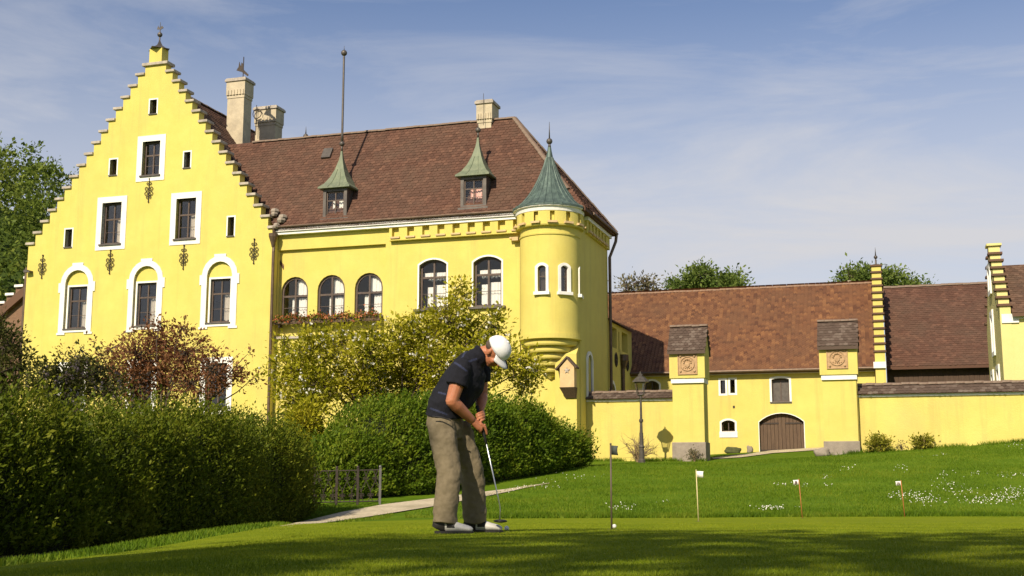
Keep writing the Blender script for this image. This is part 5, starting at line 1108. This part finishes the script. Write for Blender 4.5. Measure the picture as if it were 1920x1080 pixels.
# ============================================================ small things
mat('flag_white', (0.80, 0.79, 0.75), (0.72, 0.71, 0.67), scale=20, rough=0.9); mat('flag_dark', (0.075, 0.085, 0.075), (0.05, 0.06, 0.05), scale=20, rough=0.9)
mat('flag_print', (0.10, 0.05, 0.05), rough=0.9); mat('pole_yellow', (0.62, 0.53, 0.28), (0.5, 0.42, 0.2), scale=9, rough=0.5); mat('pole_orange', (0.45, 0.16, 0.05), (0.36, 0.12, 0.04), scale=9, rough=0.5)
mat('pole_dark', (0.13, 0.10, 0.07), (0.09, 0.07, 0.05), scale=9, rough=0.5); mat('ball_white', (0.82, 0.82, 0.80), (0.77, 0.77, 0.75), scale=90, rough=0.35, bump=0.6, bscale=260); mat('cup', (0.03, 0.03, 0.025), rough=0.9)
mat('lamp_iron', (0.10, 0.09, 0.075), (0.07, 0.06, 0.05), scale=8, rough=0.55, metal=0.3); mat('bench_white', (0.72, 0.70, 0.64), (0.58, 0.56, 0.5), scale=5, rough=0.7)
mat('post_grey', (0.17, 0.165, 0.155), (0.12, 0.115, 0.11), scale=8, rough=0.5, metal=0.4)
def flag(px, py, ht, pole, cloth, side, label, lean, glyph=None, fsz=(0.085, 0.095)):
    q = ground_hit(px, py); q = Vector((q.x, q.y, Hs(q.x, q.y) + GP)); r = thing('practice_flag', label, 'golf flag', q, 0, 'short flags on the putting green')
    tip = Vector((lean, 0, ht)); m = MB().tube([(0, 0, -0.1), tuple(tip)], 0.0085, 8).ball(tuple(tip + Vector((0, 0, 0.008))), 0.011, 8); raw('pole', m.v, m.f, pole, r, smooth=True)
    h, w = fsz; n = 8; vs = []; top = ht - 0.004
    for j in range(n + 1):
        t = j / n; x = lean + side * (0.008 + w * t); y = 0.010 * math.sin(t * 5.2); dr = -0.006 * t
        vs += [(x, y, top + dr), (x, y, top + dr - h)]
    if True:      # notched fly edge
        t = 0.82; x = lean + side * (0.008 + w * t); vs.append((x, 0.010 * math.sin(t * 5.2), top - h / 2))
    fs = [(2 * j, 2 * j + 2, 2 * j + 3, 2 * j + 1) for j in range(n - 1)] + [(2 * n - 2, 2 * n, 2 * n + 2), (2 * n - 2, 2 * n + 2, 2 * n - 1), (2 * n - 1, 2 * n + 2, 2 * n + 1)]
    o = raw('flag_cloth', vs, fs, cloth, r, smooth=True); so_ = o.modifiers.new('thick', 'SOLIDIFY'); so_.thickness = 0.002
    if glyph:
        gm = MB(); cx = lean + side * (0.008 + w * 0.45); cz = top - h / 2 - 0.003; y = -0.006
        for seg in glyph: gm.box(cx + seg[0] * w, cx + seg[1] * w, y - 0.008, y - 0.004, cz + seg[2] * h, cz + seg[3] * h)
        raw('printed_number', gm.v, gm.f, 'flag_print', r)
    c = MB().lathe([(0.054, -0.06), (0.054, 0.0015), (0.050, 0.0016)], (0, 0, 0), 20); raw('cup', c.v, c.f, 'cup', r)
    return r
flag(1147, 997, 0.785, 'pole_dark', 'flag_dark', 1, 'dark flag on a dark pole nearest the golfer', 0.0, fsz=(0.088, 0.062))
flag(1310, 980, 0.78, 'pole_yellow', 'flag_white', 1, 'blank white flag on a pale yellow pole', -0.02, fsz=(0.095, 0.11))
flag(1505, 973.5, 0.80, 'pole_orange', 'flag_white', -1, 'white flag with dark number on a reddish pole left of another', -0.05, glyph=[(-.16, .16, .24, .32), (-.16, -.06, -.3, .24), (.06, .16, -.3, .24), (-.06, .06, -.05, .05), (-.16, .16, -.38, -.3)], fsz=(0.10, 0.125))
flag(1697, 971.2, 0.78, 'pole_orange', 'flag_white', -1, 'white numbered flag on the rightmost reddish pole', -0.05, glyph=[(-.24, -.14, -.3, .3), (0.0, .24, .2, .3), (0.0, .1, 0, .2), (0.0, .24, -.05, .05), (.14, .24, -.25, -.05), (0.0, .24, -.32, -.22)], fsz=(0.095, 0.125))
def ball(px, py, label):
    q = ground_hit(px, py); m = MB().ball((0, 0, 0), 0.0214, 20); o = raw('golf_ball', m.v, m.f, 'ball_white', None, smooth=True); o.location = (q.x, q.y, Hs(q.x, q.y) + GP + 0.0213); tag(o, label, 'golf ball', 'golf balls on the green')
ball(1152, 995, 'white golf ball lying against the dark flag pole'); ball(950, 999.5, 'white golf ball in front of the golfer shoes')

# street lamp
p = fr(3.02, -1.9); g = Vector((p.x, p.y, Hs(p.x, p.y)))
lp = thing('street_lamp', 'old-fashioned iron lamp post with glazed lantern by the wall', 'lamp post', g, -AL); LZ = 3.32
m = MB().lathe([(0.15, -0.1), (0.15, 0.12), (0.11, 0.18), (0.10, 0.6), (0.12, 0.64), (0.085, 0.72), (0.075, 1.2)], (0, 0, 0), 12); raw('base', m.v, m.f, 'lamp_iron', lp)
m = MB().lathe([(0.062, 1.201), (0.055, 1.6), (0.085, 1.64), (0.085, 1.72), (0.05, 1.76), (0.042, LZ - 0.75), (0.07, LZ - 0.72), (0.05, LZ - 0.66)], (0, 0, 0), 12); raw('pole', m.v, m.f, 'lamp_iron', lp)
fm = MB(); zb, zt_, rb2, rt2 = LZ - 0.62, LZ - 0.12, 0.13, 0.23
for i in range(4):
    a = math.pi / 4 + i * math.pi / 2; fm.tube([(rb2 * math.cos(a) * 1.2, rb2 * math.sin(a) * 1.2, zb), (rt2 * math.cos(a) * 1.2, rt2 * math.sin(a) * 1.2, zt_)], 0.016, 6)
fm.lathe([(0.05, zb - 0.06), (rb2 * 1.25, zb - 0.005), (rb2 * 1.25, zb + 0.02)], (0, 0, 0), 4).lathe([(rt2 * 1.25, zt_ - 0.02), (rt2 * 1.3, zt_ + 0.02)], (0, 0, 0), 4)
fm.v = [(x * math.cos(math.pi / 4) - y * math.sin(math.pi / 4), x * math.sin(math.pi / 4) + y * math.cos(math.pi / 4), z) if i >= 4 * 12 else (x, y, z) for i, (x, y, z) in enumerate(fm.v)]
lf = raw('lantern_frame', fm.v, fm.f, 'lamp_iron', lp)
for i in range(4):
    a = i * math.pi / 2; c_, s_ = math.cos(a), math.sin(a); q = []
    for y, z, rr in ((-1, zb + .03, rb2), (1, zb + .03, rb2), (1, zt_ - .02, rt2), (-1, zt_ - .02, rt2)): x = rr * 0.84; yy_ = y * rr * 0.80; q.append((x * c_ - yy_ * s_, x * s_ + yy_ * c_, z))
    raw('glass_pane', q, [(0, 1, 2, 3)], 'glass', lp, ).parent = lf
k = MB().lathe([(0.36, zt_ + 0.022), (0.34, zt_ + 0.06), (0.2, zt_ + 0.2), (0.10, zt_ + 0.26), (0.10, zt_ + 0.32), (0.03, zt_ + 0.38), (0.025, zt_ + 0.45)], (0, 0, 0), 8); raw('lantern_roof', k.v, k.f, 'lamp_iron', lp)

# wrought iron gate between the hedges
a0, a1 = ground_hit(588, 950), ground_hit(712, 947); dirv = (a1 - a0); dirv.z = 0; Lg = dirv.length; ang = math.atan2(dirv.y, dirv.x)
ig = thing('iron_fence', 'low wrought iron fence with scrolls between the two hedges', 'fence', a0, ang); hg = 0.9
sl_z = (a1.z - a0.z) / Lg
for i, t in enumerate((0.0, 0.34, 0.66, 1.0)):
    x = Lg * t; m = MB().box(x - 0.03, x + 0.03, -0.03, 0.03, -0.1 + sl_z * x, hg + 0.03 + sl_z * x).ball((x, 0, hg + 0.05 + sl_z * x), 0.04, 8); raw('post', m.v, m.f, 'post_grey' if i == 3 else 'iron', ig)
for z in (0.1, hg - 0.03): m = MB().tube([(0, 0, z), (Lg, 0, z + sl_z * Lg)], 0.016, 6); raw('rail', m.v, m.f, 'iron', ig)
nb = int(Lg / 0.11)
for i in range(nb):
    x = (i + 0.5) * Lg / nb; z0 = sl_z * x; m = MB(); sg = 1 if i % 2 else -1
    m.tube([(x + sg * 0.06 * math.sin(t * 6.283), 0, z0 + 0.1 + (hg - 0.13) * t) for t in np.linspace(0, 1, 14)], 0.011, 5)
    m.tube([(x + sg * (0.02 + 0.05 * (1 - t) * math.cos(t * 9)), 0, z0 + 0.25 + 0.05 * (1 - t) * math.sin(t * 9)) for t in np.linspace(0, 1, 12)], 0.010, 5)
    m.tube([(x - sg * (0.02 + 0.05 * (1 - t) * math.cos(t * 9)), 0, z0 + 0.66 + 0.05 * (1 - t) * math.sin(t * 9)) for t in np.linspace(0, 1, 12)], 0.010, 5)
    raw('scroll_bar', m.v, m.f, 'iron', ig)

# white garden steps glimpsed behind the fence
c = W(634, 830, 38.6); gz = Hs(c.x, c.y); bz = thing('garden_steps', 'white garden steps glimpsed through the shrubs above the iron fence', 'steps', (c.x, c.y, gz), R(-14)); zs_ = c.z - gz
m = MB()
for i in range(5): m.box(-0.42, 0.42, i * 0.24, 1.6, -0.2 if i == 0 else zs_ - 0.27 + i * 0.16, zs_ - 0.11 + i * 0.16 - 0.002)
raw('riser_block', m.v, m.f, 'stone', bz)
for i in range(5): m = MB().box(-0.47, 0.47, i * 0.24 - 0.05, i * 0.24 + 0.25, zs_ - 0.11 + i * 0.16, zs_ - 0.055 + i * 0.16); raw('tread', m.v, m.f, 'bench_white', bz)

# stones by the barn
def stone(name, label, s, d, w, dp, h, seed, m='stone', cat='stone'):
    p = fr(s, d); bm = bmesh.new(); bmesh.ops.create_icosphere(bm, subdivisions=3, radius=1); rng = random.Random(seed); ph = [rng.uniform(0, 6) for _ in range(6)]
    for v in bm.verts:
        c = v.co; e = 0.6; c.x, c.y, c.z = [math.copysign(abs(q) ** e, q) for q in c]
        f = 1 + 0.1 * math.sin(3 * c.x + ph[0]) * math.sin(2.7 * c.y + ph[1]) + 0.09 * math.sin(4 * c.z + ph[2] + 2 * c.x); v.co = Vector((c.x * w / 2 * f, c.y * dp / 2 * f, (c.z * 0.5 + 0.4) * h * f))
    me = bpy.data.meshes.new(name); bm.to_mesh(me); bm.free(); me.materials.append(MATS[m]); me.polygons.foreach_set('use_smooth', [True] * len(me.polygons)); o = bpy.data.objects.new(name, me); COL.objects.link(o)
    o.location = (p.x, p.y, Hs(p.x, p.y)); o.rotation_euler = (0, 0, -AL + rng.uniform(-.2, .2)); tag(o, label, cat)
mat('mossy_stone', (0.10, 0.11, 0.04), (0.06, 0.065, 0.03), scale=6, rough=0.95, bump=0.6)
sx1 = hit(1374, 850, 10)[0]; stone('stone_block', 'long mossy stone block at the barn wall foot', sx1, 10.1, 0.75, 0.4, 0.32, 1, 'mossy_stone')
sx1 = hit(1406, 855, 9.8)[0]; stone('boulder', 'small grey stone left of the barn gate', sx1, 9.9, 0.3, 0.3, 0.36, 2)
sx1 = hit(1545, 855, 0)[0]; stone('boulder', 'rough stone leaning at the foot of the right pier', sx1 - 0.1, 0.15, 0.6, 0.35, 0.34, 3)
# ============================================================ the golfer
def skin_mat(name, c, c2, rough=0.5, sss=0.15):
    m = mat(name, c, c2, scale=14, rough=rough, bump=0.08, bscale=160, spec=0.35); b = m.node_tree.nodes['Principled BSDF']; b.inputs['Subsurface Weight'].default_value = sss; b.inputs['Subsurface Radius'].default_value = (0.012, 0.005, 0.003); return m
skin_mat('skin', (0.46, 0.185, 0.095), (0.38, 0.145, 0.072))
mat('khaki', (0.19, 0.154, 0.096), (0.15, 0.122, 0.075), scale=22, rough=0.92, bump=0.25, bscale=420)
mat('navy', (0.010, 0.0105, 0.017), (0.0075, 0.008, 0.012), scale=30, rough=0.9, bump=0.25, bscale=500)
mat('navy_stripe', (0.030, 0.036, 0.075), (0.024, 0.03, 0.062), scale=30, rough=0.9)
mat('cap_white', (0.78, 0.79, 0.80), (0.72, 0.73, 0.74), scale=20, rough=0.85, bump=0.2, bscale=300)
mat('shoe_white', (0.55, 0.54, 0.50), (0.45, 0.44, 0.41), scale=16, rough=0.5); mat('shoe_black', (0.025, 0.023, 0.022), (0.018, 0.017, 0.016), scale=16, rough=0.5)
mat('steel', (0.55, 0.57, 0.60), (0.48, 0.50, 0.53), scale=10, rough=0.3, metal=0.9); mat('putter_black', (0.03, 0.03, 0.032), (0.02, 0.02, 0.02), scale=10, rough=0.4, metal=0.5)
mat('rubber', (0.03, 0.03, 0.03), rough=0.9); mat('hair', (0.10, 0.075, 0.055), (0.06, 0.045, 0.035), scale=60, rough=0.8)
YD = 9.5; FX = Vector((0.94, -0.34, 0)); LX = Vector((0.34, 0.94, 0))      # where he faces, and his left
mo = W(862, 1000, YD); mo.z = Hs(mo.x, mo.y) + GP
def B(px, py, dy=0.0):
    return W(px, py, YD + dy) - mo
man = thing('person', 'man in white cap, dark polo shirt and khaki trousers bending over a putt', 'person', mo)
def loft(m, rings, n=20, caps=True):
    """closed skin through rings (centre, half width a along ref, half width b, ref axis)"""
    k0 = len(m.v); P = [Vector(r[0]) for r in rings]
    for i, r in enumerate(rings):
        t = (P[min(i + 1, len(P) - 1)] - P[max(i - 1, 0)]).normalized(); ref = Vector(r[3]); a = (ref - t * ref.dot(t)).normalized(); b = t.cross(a)
        for j in range(n):
            g = 2 * math.pi * j / n; m.v.append(tuple(P[i] + a * math.cos(g) * r[1] + b * math.sin(g) * r[2]))
    for i in range(len(P) - 1):
        for j in range(n): j2 = (j + 1) % n; m.f.append((k0 + i * n + j, k0 + i * n + j2, k0 + (i + 1) * n + j2, k0 + (i + 1) * n + j))
    if caps: m.f += [tuple(k0 + j for j in range(n - 1, -1, -1)), tuple(k0 + (len(P) - 1) * n + j for j in range(n))]
    return m
def limb(m, pts, rad, ref=(1, 0, 0), n=14, sq=1.0):
    """tapering limb with rounded ends"""
    pts = [Vector(p) for p in pts]; rings = []
    d = (pts[1] - pts[0]).normalized()
    for q in (0.97, 0.7): rings.append((pts[0] - d * rad[0] * q, rad[0] * math.sqrt(1 - q * q), rad[0] * math.sqrt(1 - q * q), ref))
    for p, r in zip(pts, rad): rings.append((p, r, r * sq, ref))
    d = (pts[-1] - pts[-2]).normalized()
    for q in (0.7, 0.97): rings.append((pts[-1] + d * rad[-1] * q, rad[-1] * math.sqrt(1 - q * q), rad[-1] * math.sqrt(1 - q * q) * sq, ref))
    return loft(m, rings, n)
def ell(m, c, ax, rad, n=16):
    c = Vector(c); k = n // 2; X_, Y2, Z_ = [Vector(a) for a in ax]; vs = []; fs = []
    for i in range(k + 1):
        t = math.pi * i / k
        for j in range(n): g = 2 * math.pi * j / n; s = max(1e-3, math.sin(t)); vs.append(c + X_ * rad[0] * s * math.cos(g) + Y2 * rad[1] * s * math.sin(g) - Z_ * rad[2] * math.cos(t))
    for i in range(k):
        for j in range(n): j2 = (j + 1) % n; fs.append((i * n + j, i * n + j2, (i + 1) * n + j2, (i + 1) * n + j))
    fs += [tuple(range(n - 1, -1, -1)), tuple(k * n + j for j in range(n))]
    return m.add(vs, fs)
def fuse(name, m, material, voxel, parent, smooth_it=4, tex=None):
    """melt overlapping volumes into one continuous surface"""
    o = raw(name, m.v, m.f, None, None); r = o.modifiers.new('melt', 'REMESH'); r.mode = 'VOXEL'; r.voxel_size = voxel; r.use_smooth_shade = True
    s = o.modifiers.new('smooth', 'SMOOTH'); s.factor = 0.5; s.iterations = smooth_it
    if tex:
        t = bpy.data.textures.new(name + '_folds', 'CLOUDS'); t.noise_scale = tex[0]; t.noise_depth = 2; d = o.modifiers.new('folds', 'DISPLACE'); d.texture = t; d.strength = tex[1]; d.mid_level = 0.5; d.texture_coords = 'LOCAL'
    dg = bpy.context.evaluated_depsgraph_get(); me = bpy.data.meshes.new_from_object(o.evaluated_get(dg)); old = o.data; o.modifiers.clear(); o.data = me; bpy.data.meshes.remove(old); me.name = name
    me.materials.clear(); me.materials.append(MATS[material]); me.polygons.foreach_set('use_smooth', [True] * len(me.polygons)); o.parent = parent
    return o
# joints (measured in the photo, depth from the stance)
HIPc = B(834, 792, 0.02); hipN, hipF = B(827, 800, -0.10), B(858, 803, 0.13)
knN, knF = B(842, 888, -0.17), B(886, 884, 0.17); anN, anF = B(834, 984, -0.20), B(891, 980, 0.24)
WST, CHE, SHC, NEK = B(837, 762, 0.0), B(872, 712, 0.0), B(886, 679, 0.0), B(902, 663, 0.01)
shN, shF = B(866, 690, -0.17), B(900, 690, 0.18)
elN, elF = B(847, 752, -0.20), B(903, 742, 0.20)
wrN, wrF = B(884, 787, -0.05), B(901, 766, 0.07)
GR0, GR1 = B(897, 772, 0.02), B(912, 832, 0.0)                       # grip axis through the hands
UH = Vector((0.78, -0.42, 0.46)); FH = Vector((0.44, -0.10, -0.89)); UH.normalize(); FH = (FH - UH * FH.dot(UH)).normalized(); LH = UH.cross(FH).normalized()
HC_ = B(928, 660, -0.02)
# --- body: head, neck, trunk, arms, hands and legs in one surface
bd_ = MB()
hd = lambda f, l, u: HC_ + FH * f + LH * l + UH * u
ell(bd_, hd(-0.012, 0, 0.025), (FH, LH, UH), (0.098, 0.076, 0.10)); ell(bd_, hd(0.018, 0, -0.045), (FH, LH, UH), (0.076, 0.062, 0.075)); ell(bd_, hd(0.052, 0, -0.092), (FH, LH, UH), (0.030, 0.034, 0.026))
loft(bd_, [(hd(0.088, 0, 0.02), 0.010, 0.008, LH), (hd(0.104, 0, -0.012), 0.013, 0.012, LH), (hd(0.110, 0, -0.03), 0.016, 0.014, LH), (hd(0.092, 0, -0.038), 0.014, 0.008, LH)], 8)
for sg in (-1, 1):
    ell(bd_, hd(-0.010, sg * 0.079, -0.015), ((FH + UH * 0.2).normalized(), LH, (UH - FH * 0.2).normalized()), (0.019, 0.011, 0.033), 10); ell(bd_, hd(0.082, sg * 0.034, 0.03), (FH, LH, UH), (0.014, 0.026, 0.010), 8); ell(bd_, hd(0.062, sg * 0.045, -0.03), (FH, LH, UH), (0.024, 0.022, 0.026), 8)
ell(bd_, hd(0.090, 0, -0.058), (FH, LH, UH), (0.010, 0.025, 0.006), 8); ell(bd_, hd(0.086, 0, -0.070), (FH, LH, UH), (0.010, 0.022, 0.007), 8)
limb(bd_, [SHC, NEK, hd(-0.03, 0, -0.05)], [0.075, 0.062, 0.058], LX)
loft(bd_, [(HIPc, 0.16, 0.10, LX), (WST, 0.155, 0.105, LX), (CHE, 0.17, 0.11, LX), (SHC, 0.17, 0.085, LX)], 18)
for s, e, w in ((shN, elN, wrN), (shF, elF, wrF)):
    d1 = (e - s); d2 = (w - e)
    limb(bd_, [s, s + d1 * 0.45, e], [0.066, 0.060, 0.050], LX); limb(bd_, [e, e + d2 * 0.25, e + d2 * 0.7, w], [0.050, 0.053, 0.042, 0.034], LX)
for h, k, a in ((hipN, knN, anN), (hipF, knF, anF)): limb(bd_, [h, (h + k) / 2, k, (k + a) / 2, a], [0.085, 0.075, 0.055, 0.052, 0.04], FX)
gd = (GR1 - GR0).normalized()
def hand(w, along, back, seed):
    """palm behind the grip, four fingers wrapped round it, thumb down the shaft"""
    c = GR0 + gd * along; out = (c - w); out = (out - gd * out.dot(gd)); side = back - gd * back.dot(gd); side.normalize(); oth = gd.cross(side).normalized()
    pc = c + side * 0.030; limb(bd_, [w, w + (pc - w) * 0.55, pc], [0.030, 0.034, 0.036], gd, 12, 0.75)
    ell(bd_, pc, (gd, oth, side), (0.045, 0.030, 0.020), 12)
    for i, (ln, rr) in enumerate(((0.9, 0.0098), (1.0, 0.0102), (0.96, 0.0098), (0.8, 0.0088))):
        b0 = c + gd * (-0.032 + 0.0215 * i); pts = []
        for j in range(6):
            an = math.radians(62 + 46 * j * ln); rad_ = 0.031 if j < 2 else 0.026; pts.append(b0 + side * math.cos(an - 1.0) * rad_ + oth * math.sin(an - 1.0) * rad_ + gd * 0.004 * j)
        limb(bd_, pts, [rr * 1.12, rr * 1.08, rr, rr, rr * 0.92, rr * 0.85], gd, 8)
    limb(bd_, [pc - oth * 0.020 - gd * 0.02, c - oth * 0.030 + gd * 0.012, c - oth * 0.022 - side * 0.012 + gd * 0.042, c - oth * 0.012 - side * 0.020 + gd * 0.066], [0.016, 0.0135, 0.0115, 0.0095], gd, 8)
hand(wrF, 0.035, (LX * 0.8 + FX * 0.4), 1); hand(wrN, 0.125, (-LX * 0.75 - FX * 0.35), 2)
body = fuse('body', bd_, 'skin', 0.0048, man, 3)
hm = MB(); ell(hm, hd(-0.050, 0, 0.008), (FH, LH, UH), (0.064, 0.079, 0.050), 16); fuse('hair', hm, 'hair', 0.006, man, 2)
# --- trousers
tr = MB()
loft(tr, [(WST + (HIPc - WST) * 0.10, 0.172, 0.125, LX), (HIPc * 0.6 + WST * 0.4, 0.185, 0.135, LX), (HIPc, 0.192, 0.140, LX), (HIPc + Vector((0.03, 0, -0.09)), 0.17, 0.125, LX), (HIPc + Vector((0.05, 0, -0.15)), 0.11, 0.09, LX)], 24)
for h, k, a, s in ((hipN, knN, anN, 1.0), (hipF, knF, anF, 1.0)):
    hem = a + Vector((0, 0, 0.010)); rng = random.Random(3)
    pts = [h + Vector((0, 0, 0.06)), h, h * 0.55 + k * 0.45, k, k * 0.5 + a * 0.5, k * 0.15 + a * 0.85, hem]; rd = [0.085, 0.115, 0.107, 0.097, 0.097, 0.097, 0.098]
    loft(tr, [(p, r, r * 0.88, FX) for p, r in zip(pts, rd)], 24)
trs = fuse('trousers', tr, 'khaki', 0.0070, man, 3, tex=(0.085, 0.026))
# belt line pocket seam
pk = MB().tube([B(811, 781, -0.225), B(830, 783, -0.245), B(845, 788, -0.24)], 0.006, 5); raw('pocket', pk.v, pk.f, 'shoe_black', man)
# --- polo shirt
st = MB()
loft(st, [(WST + (HIPc - WST) * 0.62, 0.192, 0.150, LX), (WST, 0.190, 0.152, LX), (WST * 0.5 + CHE * 0.5, 0.192, 0.166, LX), (CHE, 0.20, 0.166, LX), (CHE * 0.4 + SHC * 0.6, 0.195, 0.136, LX), (SHC, 0.165, 0.098, LX), (SHC * 0.4 + NEK * 0.6, 0.095, 0.082, LX), (NEK + (NEK - SHC) * 0.12, 0.072, 0.072, LX)], 28)
for s, e in ((shN, elN), (shF, elF)):
    d1 = e - s; loft(st, [(s - d1 * 0.30, 0.03, 0.03, FX), (s - d1 * 0.18, 0.066, 0.066, FX), (s, 0.086, 0.084, FX), (s + d1 * 0.3, 0.086, 0.082, FX), (s + d1 * 0.52, 0.088, 0.082, FX)], 20)
shirt = fuse('polo_shirt', st, 'navy', 0.0065, man, 3, tex=(0.09, 0.022))
cl = MB(); nd = (hd(-0.03, 0, -0.05) - SHC).normalized()
loft(cl, [(NEK - nd * 0.012, 0.080, 0.080, LX), (NEK + nd * 0.016, 0.073, 0.073, LX), (NEK + nd * 0.020, 0.066, 0.066, LX), (NEK - nd * 0.01, 0.06, 0.06, LX)], 24, caps=False); fuse('collar', cl, 'navy', 0.005, shirt, 1) if False else raw('collar', cl.v, cl.f, 'navy', shirt, smooth=True)
# printed stripes follow the cloth: faces near each stripe line take the stripe colour
shirt.data.materials.append(MATS['navy_stripe'])
segs_ = [(B(866, 669, -.2), B(877, 652, -.05)), (B(851, 678, -.25), B(874, 694, -.3)), (B(880, 677, -.2), B(893, 672, -.15)), (B(806, 765, -.2), B(836, 776, -.25)), (B(822, 735, -.2), B(834, 738, -.25))]
cen = np.empty(len(shirt.data.polygons) * 3); shirt.data.polygons.foreach_get('center', cen); cen = cen.reshape(-1, 3); mi = np.zeros(len(cen), np.int32)
for a, b_ in segs_:
    a2, b2_ = np.array([a.x, a.z]), np.array([b_.x, b_.z]); q = cen[:, [0, 2]]; d = b2_ - a2; t = np.clip(((q - a2) @ d) / (d @ d), 0, 1); dist = np.linalg.norm(q - a2 - t[:, None] * d, axis=1); mi[(dist < 0.0075) & (cen[:, 1] < 0.08)] = 1
shirt.data.polygons.foreach_set('material_index', mi)
# --- cap: crown, peak, button
cp = MB(); k = 10; n = 24; vs = []; fs = []
for i in range(k + 1):
    t = math.pi / 2 * i / k
    for j in range(n):
        g = 2 * math.pi * j / n; s = math.cos(t); f = 0.113 * s * math.cos(g) - 0.008; l = 0.091 * s * math.sin(g); seam = 1 - 0.012 * (1 if j % 4 == 0 else 0)
        vs.append(hd(f * seam, l * seam, 0.032 + 0.112 * math.sin(t) ** 0.85 + 0.004 * math.cos(g) * s))
for i in range(k):
    for j in range(n): j2 = (j + 1) % n; fs.append((i * n + j, i * n + j2, (i + 1) * n + j2, (i + 1) * n + j))
cap = raw('cap', vs, fs, 'cap_white', man, smooth=True); so2 = cap.modifiers.new('thick', 'SOLIDIFY'); so2.thickness = 0.004
vs = []; fs = []; nb_ = 14
for i in range(nb_ + 1):
    g = math.radians(-64 + 128 * i / nb_)
    for j in range(5):
        q = j / 4; f = 0.103 * math.cos(g) - 0.008; l = 0.088 * math.sin(g); ext = 0.078 * q * math.cos(g * 1.15) ** 0.7 if abs(g * 1.15) < 1.5 else 0
        vs.append(hd(f + ext, l * (1 + 0.04 * q), 0.032 + 0.004 * math.cos(g) - 0.016 * q * q - 0.034 * (l / 0.088) ** 2 * q))
for i in range(nb_):
    for j in range(4): fs.append((i * 5 + j, i * 5 + j + 1, (i + 1) * 5 + j + 1, (i + 1) * 5 + j))
pk_ = raw('peak', vs, fs, 'cap_white', man, smooth=True); pk_.parent = cap; s3 = pk_.modifiers.new('thick', 'SOLIDIFY'); s3.thickness = 0.005
cp = MB(); ell(cp, hd(-0.008, 0, 0.145), (FH, LH, UH), (0.010, 0.010, 0.006), 10); raw('button', cp.v, cp.f, 'cap_white', cap, smooth=True)
cp = MB().tube([hd(0.088, 0.02, 0.042), hd(0.12, 0.022, 0.037), hd(0.168, 0.022, 0.024)], 0.006, 6); raw('peak_trim', cp.v, cp.f, 'shoe_black', cap)
# --- shoes
def shoe(an_, yaw, gz):
    d = Vector((math.cos(yaw), math.sin(yaw), 0)); sd = Vector((-d.y, d.x, 0)); o = Vector((an_.x, an_.y, gz)) - d * 0.075
    up = MB(); rs = [(0.0, 0.030, 0.030, 0.045), (0.012, 0.037, 0.052, 0.052), (0.05, 0.039, 0.064, 0.064), (0.10, 0.040, 0.060, 0.060), (0.15, 0.043, 0.042, 0.045), (0.20, 0.048, 0.034, 0.038), (0.25, 0.046, 0.028, 0.033), (0.28, 0.036, 0.022, 0.028), (0.296, 0.018, 0.015, 0.022)]
    loft(up, [(o + d * x + Vector((0, 0, 0.012 + h)), w, h, sd) for x, w, h, _ in rs], 20); u2 = fuse('shoe', up, 'shoe_white', 0.0045, man, 2)
    u2.data.materials.append(MATS['shoe_black']); cc = np.empty(len(u2.data.polygons) * 3); u2.data.polygons.foreach_get('center', cc); cc = cc.reshape(-1, 3) - np.array(o); al = cc @ np.array(d)
    mi = ((al < 0.085) | ((al > 0.10) & (al < 0.165) & (cc[:, 2] > 0.045))).astype(np.int32); u2.data.polygons.foreach_set('material_index', mi)
    so_ = MB(); pts = [(0, .030), (0.02, .038), (0.08, .038), (0.13, .037), (0.19, .048), (0.25, .049), (0.285, .036), (0.305, .012)]
    poly = [o + d * x + sd * w for x, w in pts] + [o + d * x - sd * w for x, w in reversed(pts)]; n = len(poly)
    so_.add([p + Vector((0, 0, 0.001)) for p in poly] + [p + Vector((0, 0, 0.020)) for p in poly], [tuple(range(n)), tuple(range(2 * n - 1, n - 1, -1))] + [(i, (i + 1) % n, (i + 1) % n + n, i + n) for i in range(n)])
    raw('sole', so_.v, so_.f, 'shoe_black', u2)
def gzz(p): return Hs(p.x + mo.x, p.y + mo.y) + GP - mo.z
shoe(anN, -0.20, gzz(anN)); shoe(anF, -0.16, gzz(anF))
# --- putter
pr = thing('putter', 'steel putter with black head held over the ball', 'putter', mo)
hb = B(937, 974, 0.12); bend = B(937, 948, 0.115)
m = MB().tube([GR0 - gd * 0.05, GR0 + gd * 0.1, GR1], [0.014, 0.0135, 0.011], 10); raw('grip', m.v, m.f, 'rubber', pr, smooth=True)
m = MB().tube([GR1, GR1 + (bend - GR1) * 0.97, bend, B(938, 958, 0.118), hb], [0.0065, 0.0052, 0.005, 0.005, 0.005], 10); raw('shaft', m.v, m.f, 'steel', pr, smooth=True)
m = MB(); ell(m, B(938, 977, 0.13), (Vector((0.97, -0.2, 0)), Vector((0.2, 0.97, 0)), Vector((0, 0, 1))), (0.058, 0.036, 0.014), 20); raw('head', m.v, m.f, 'putter_black', pr, smooth=True)
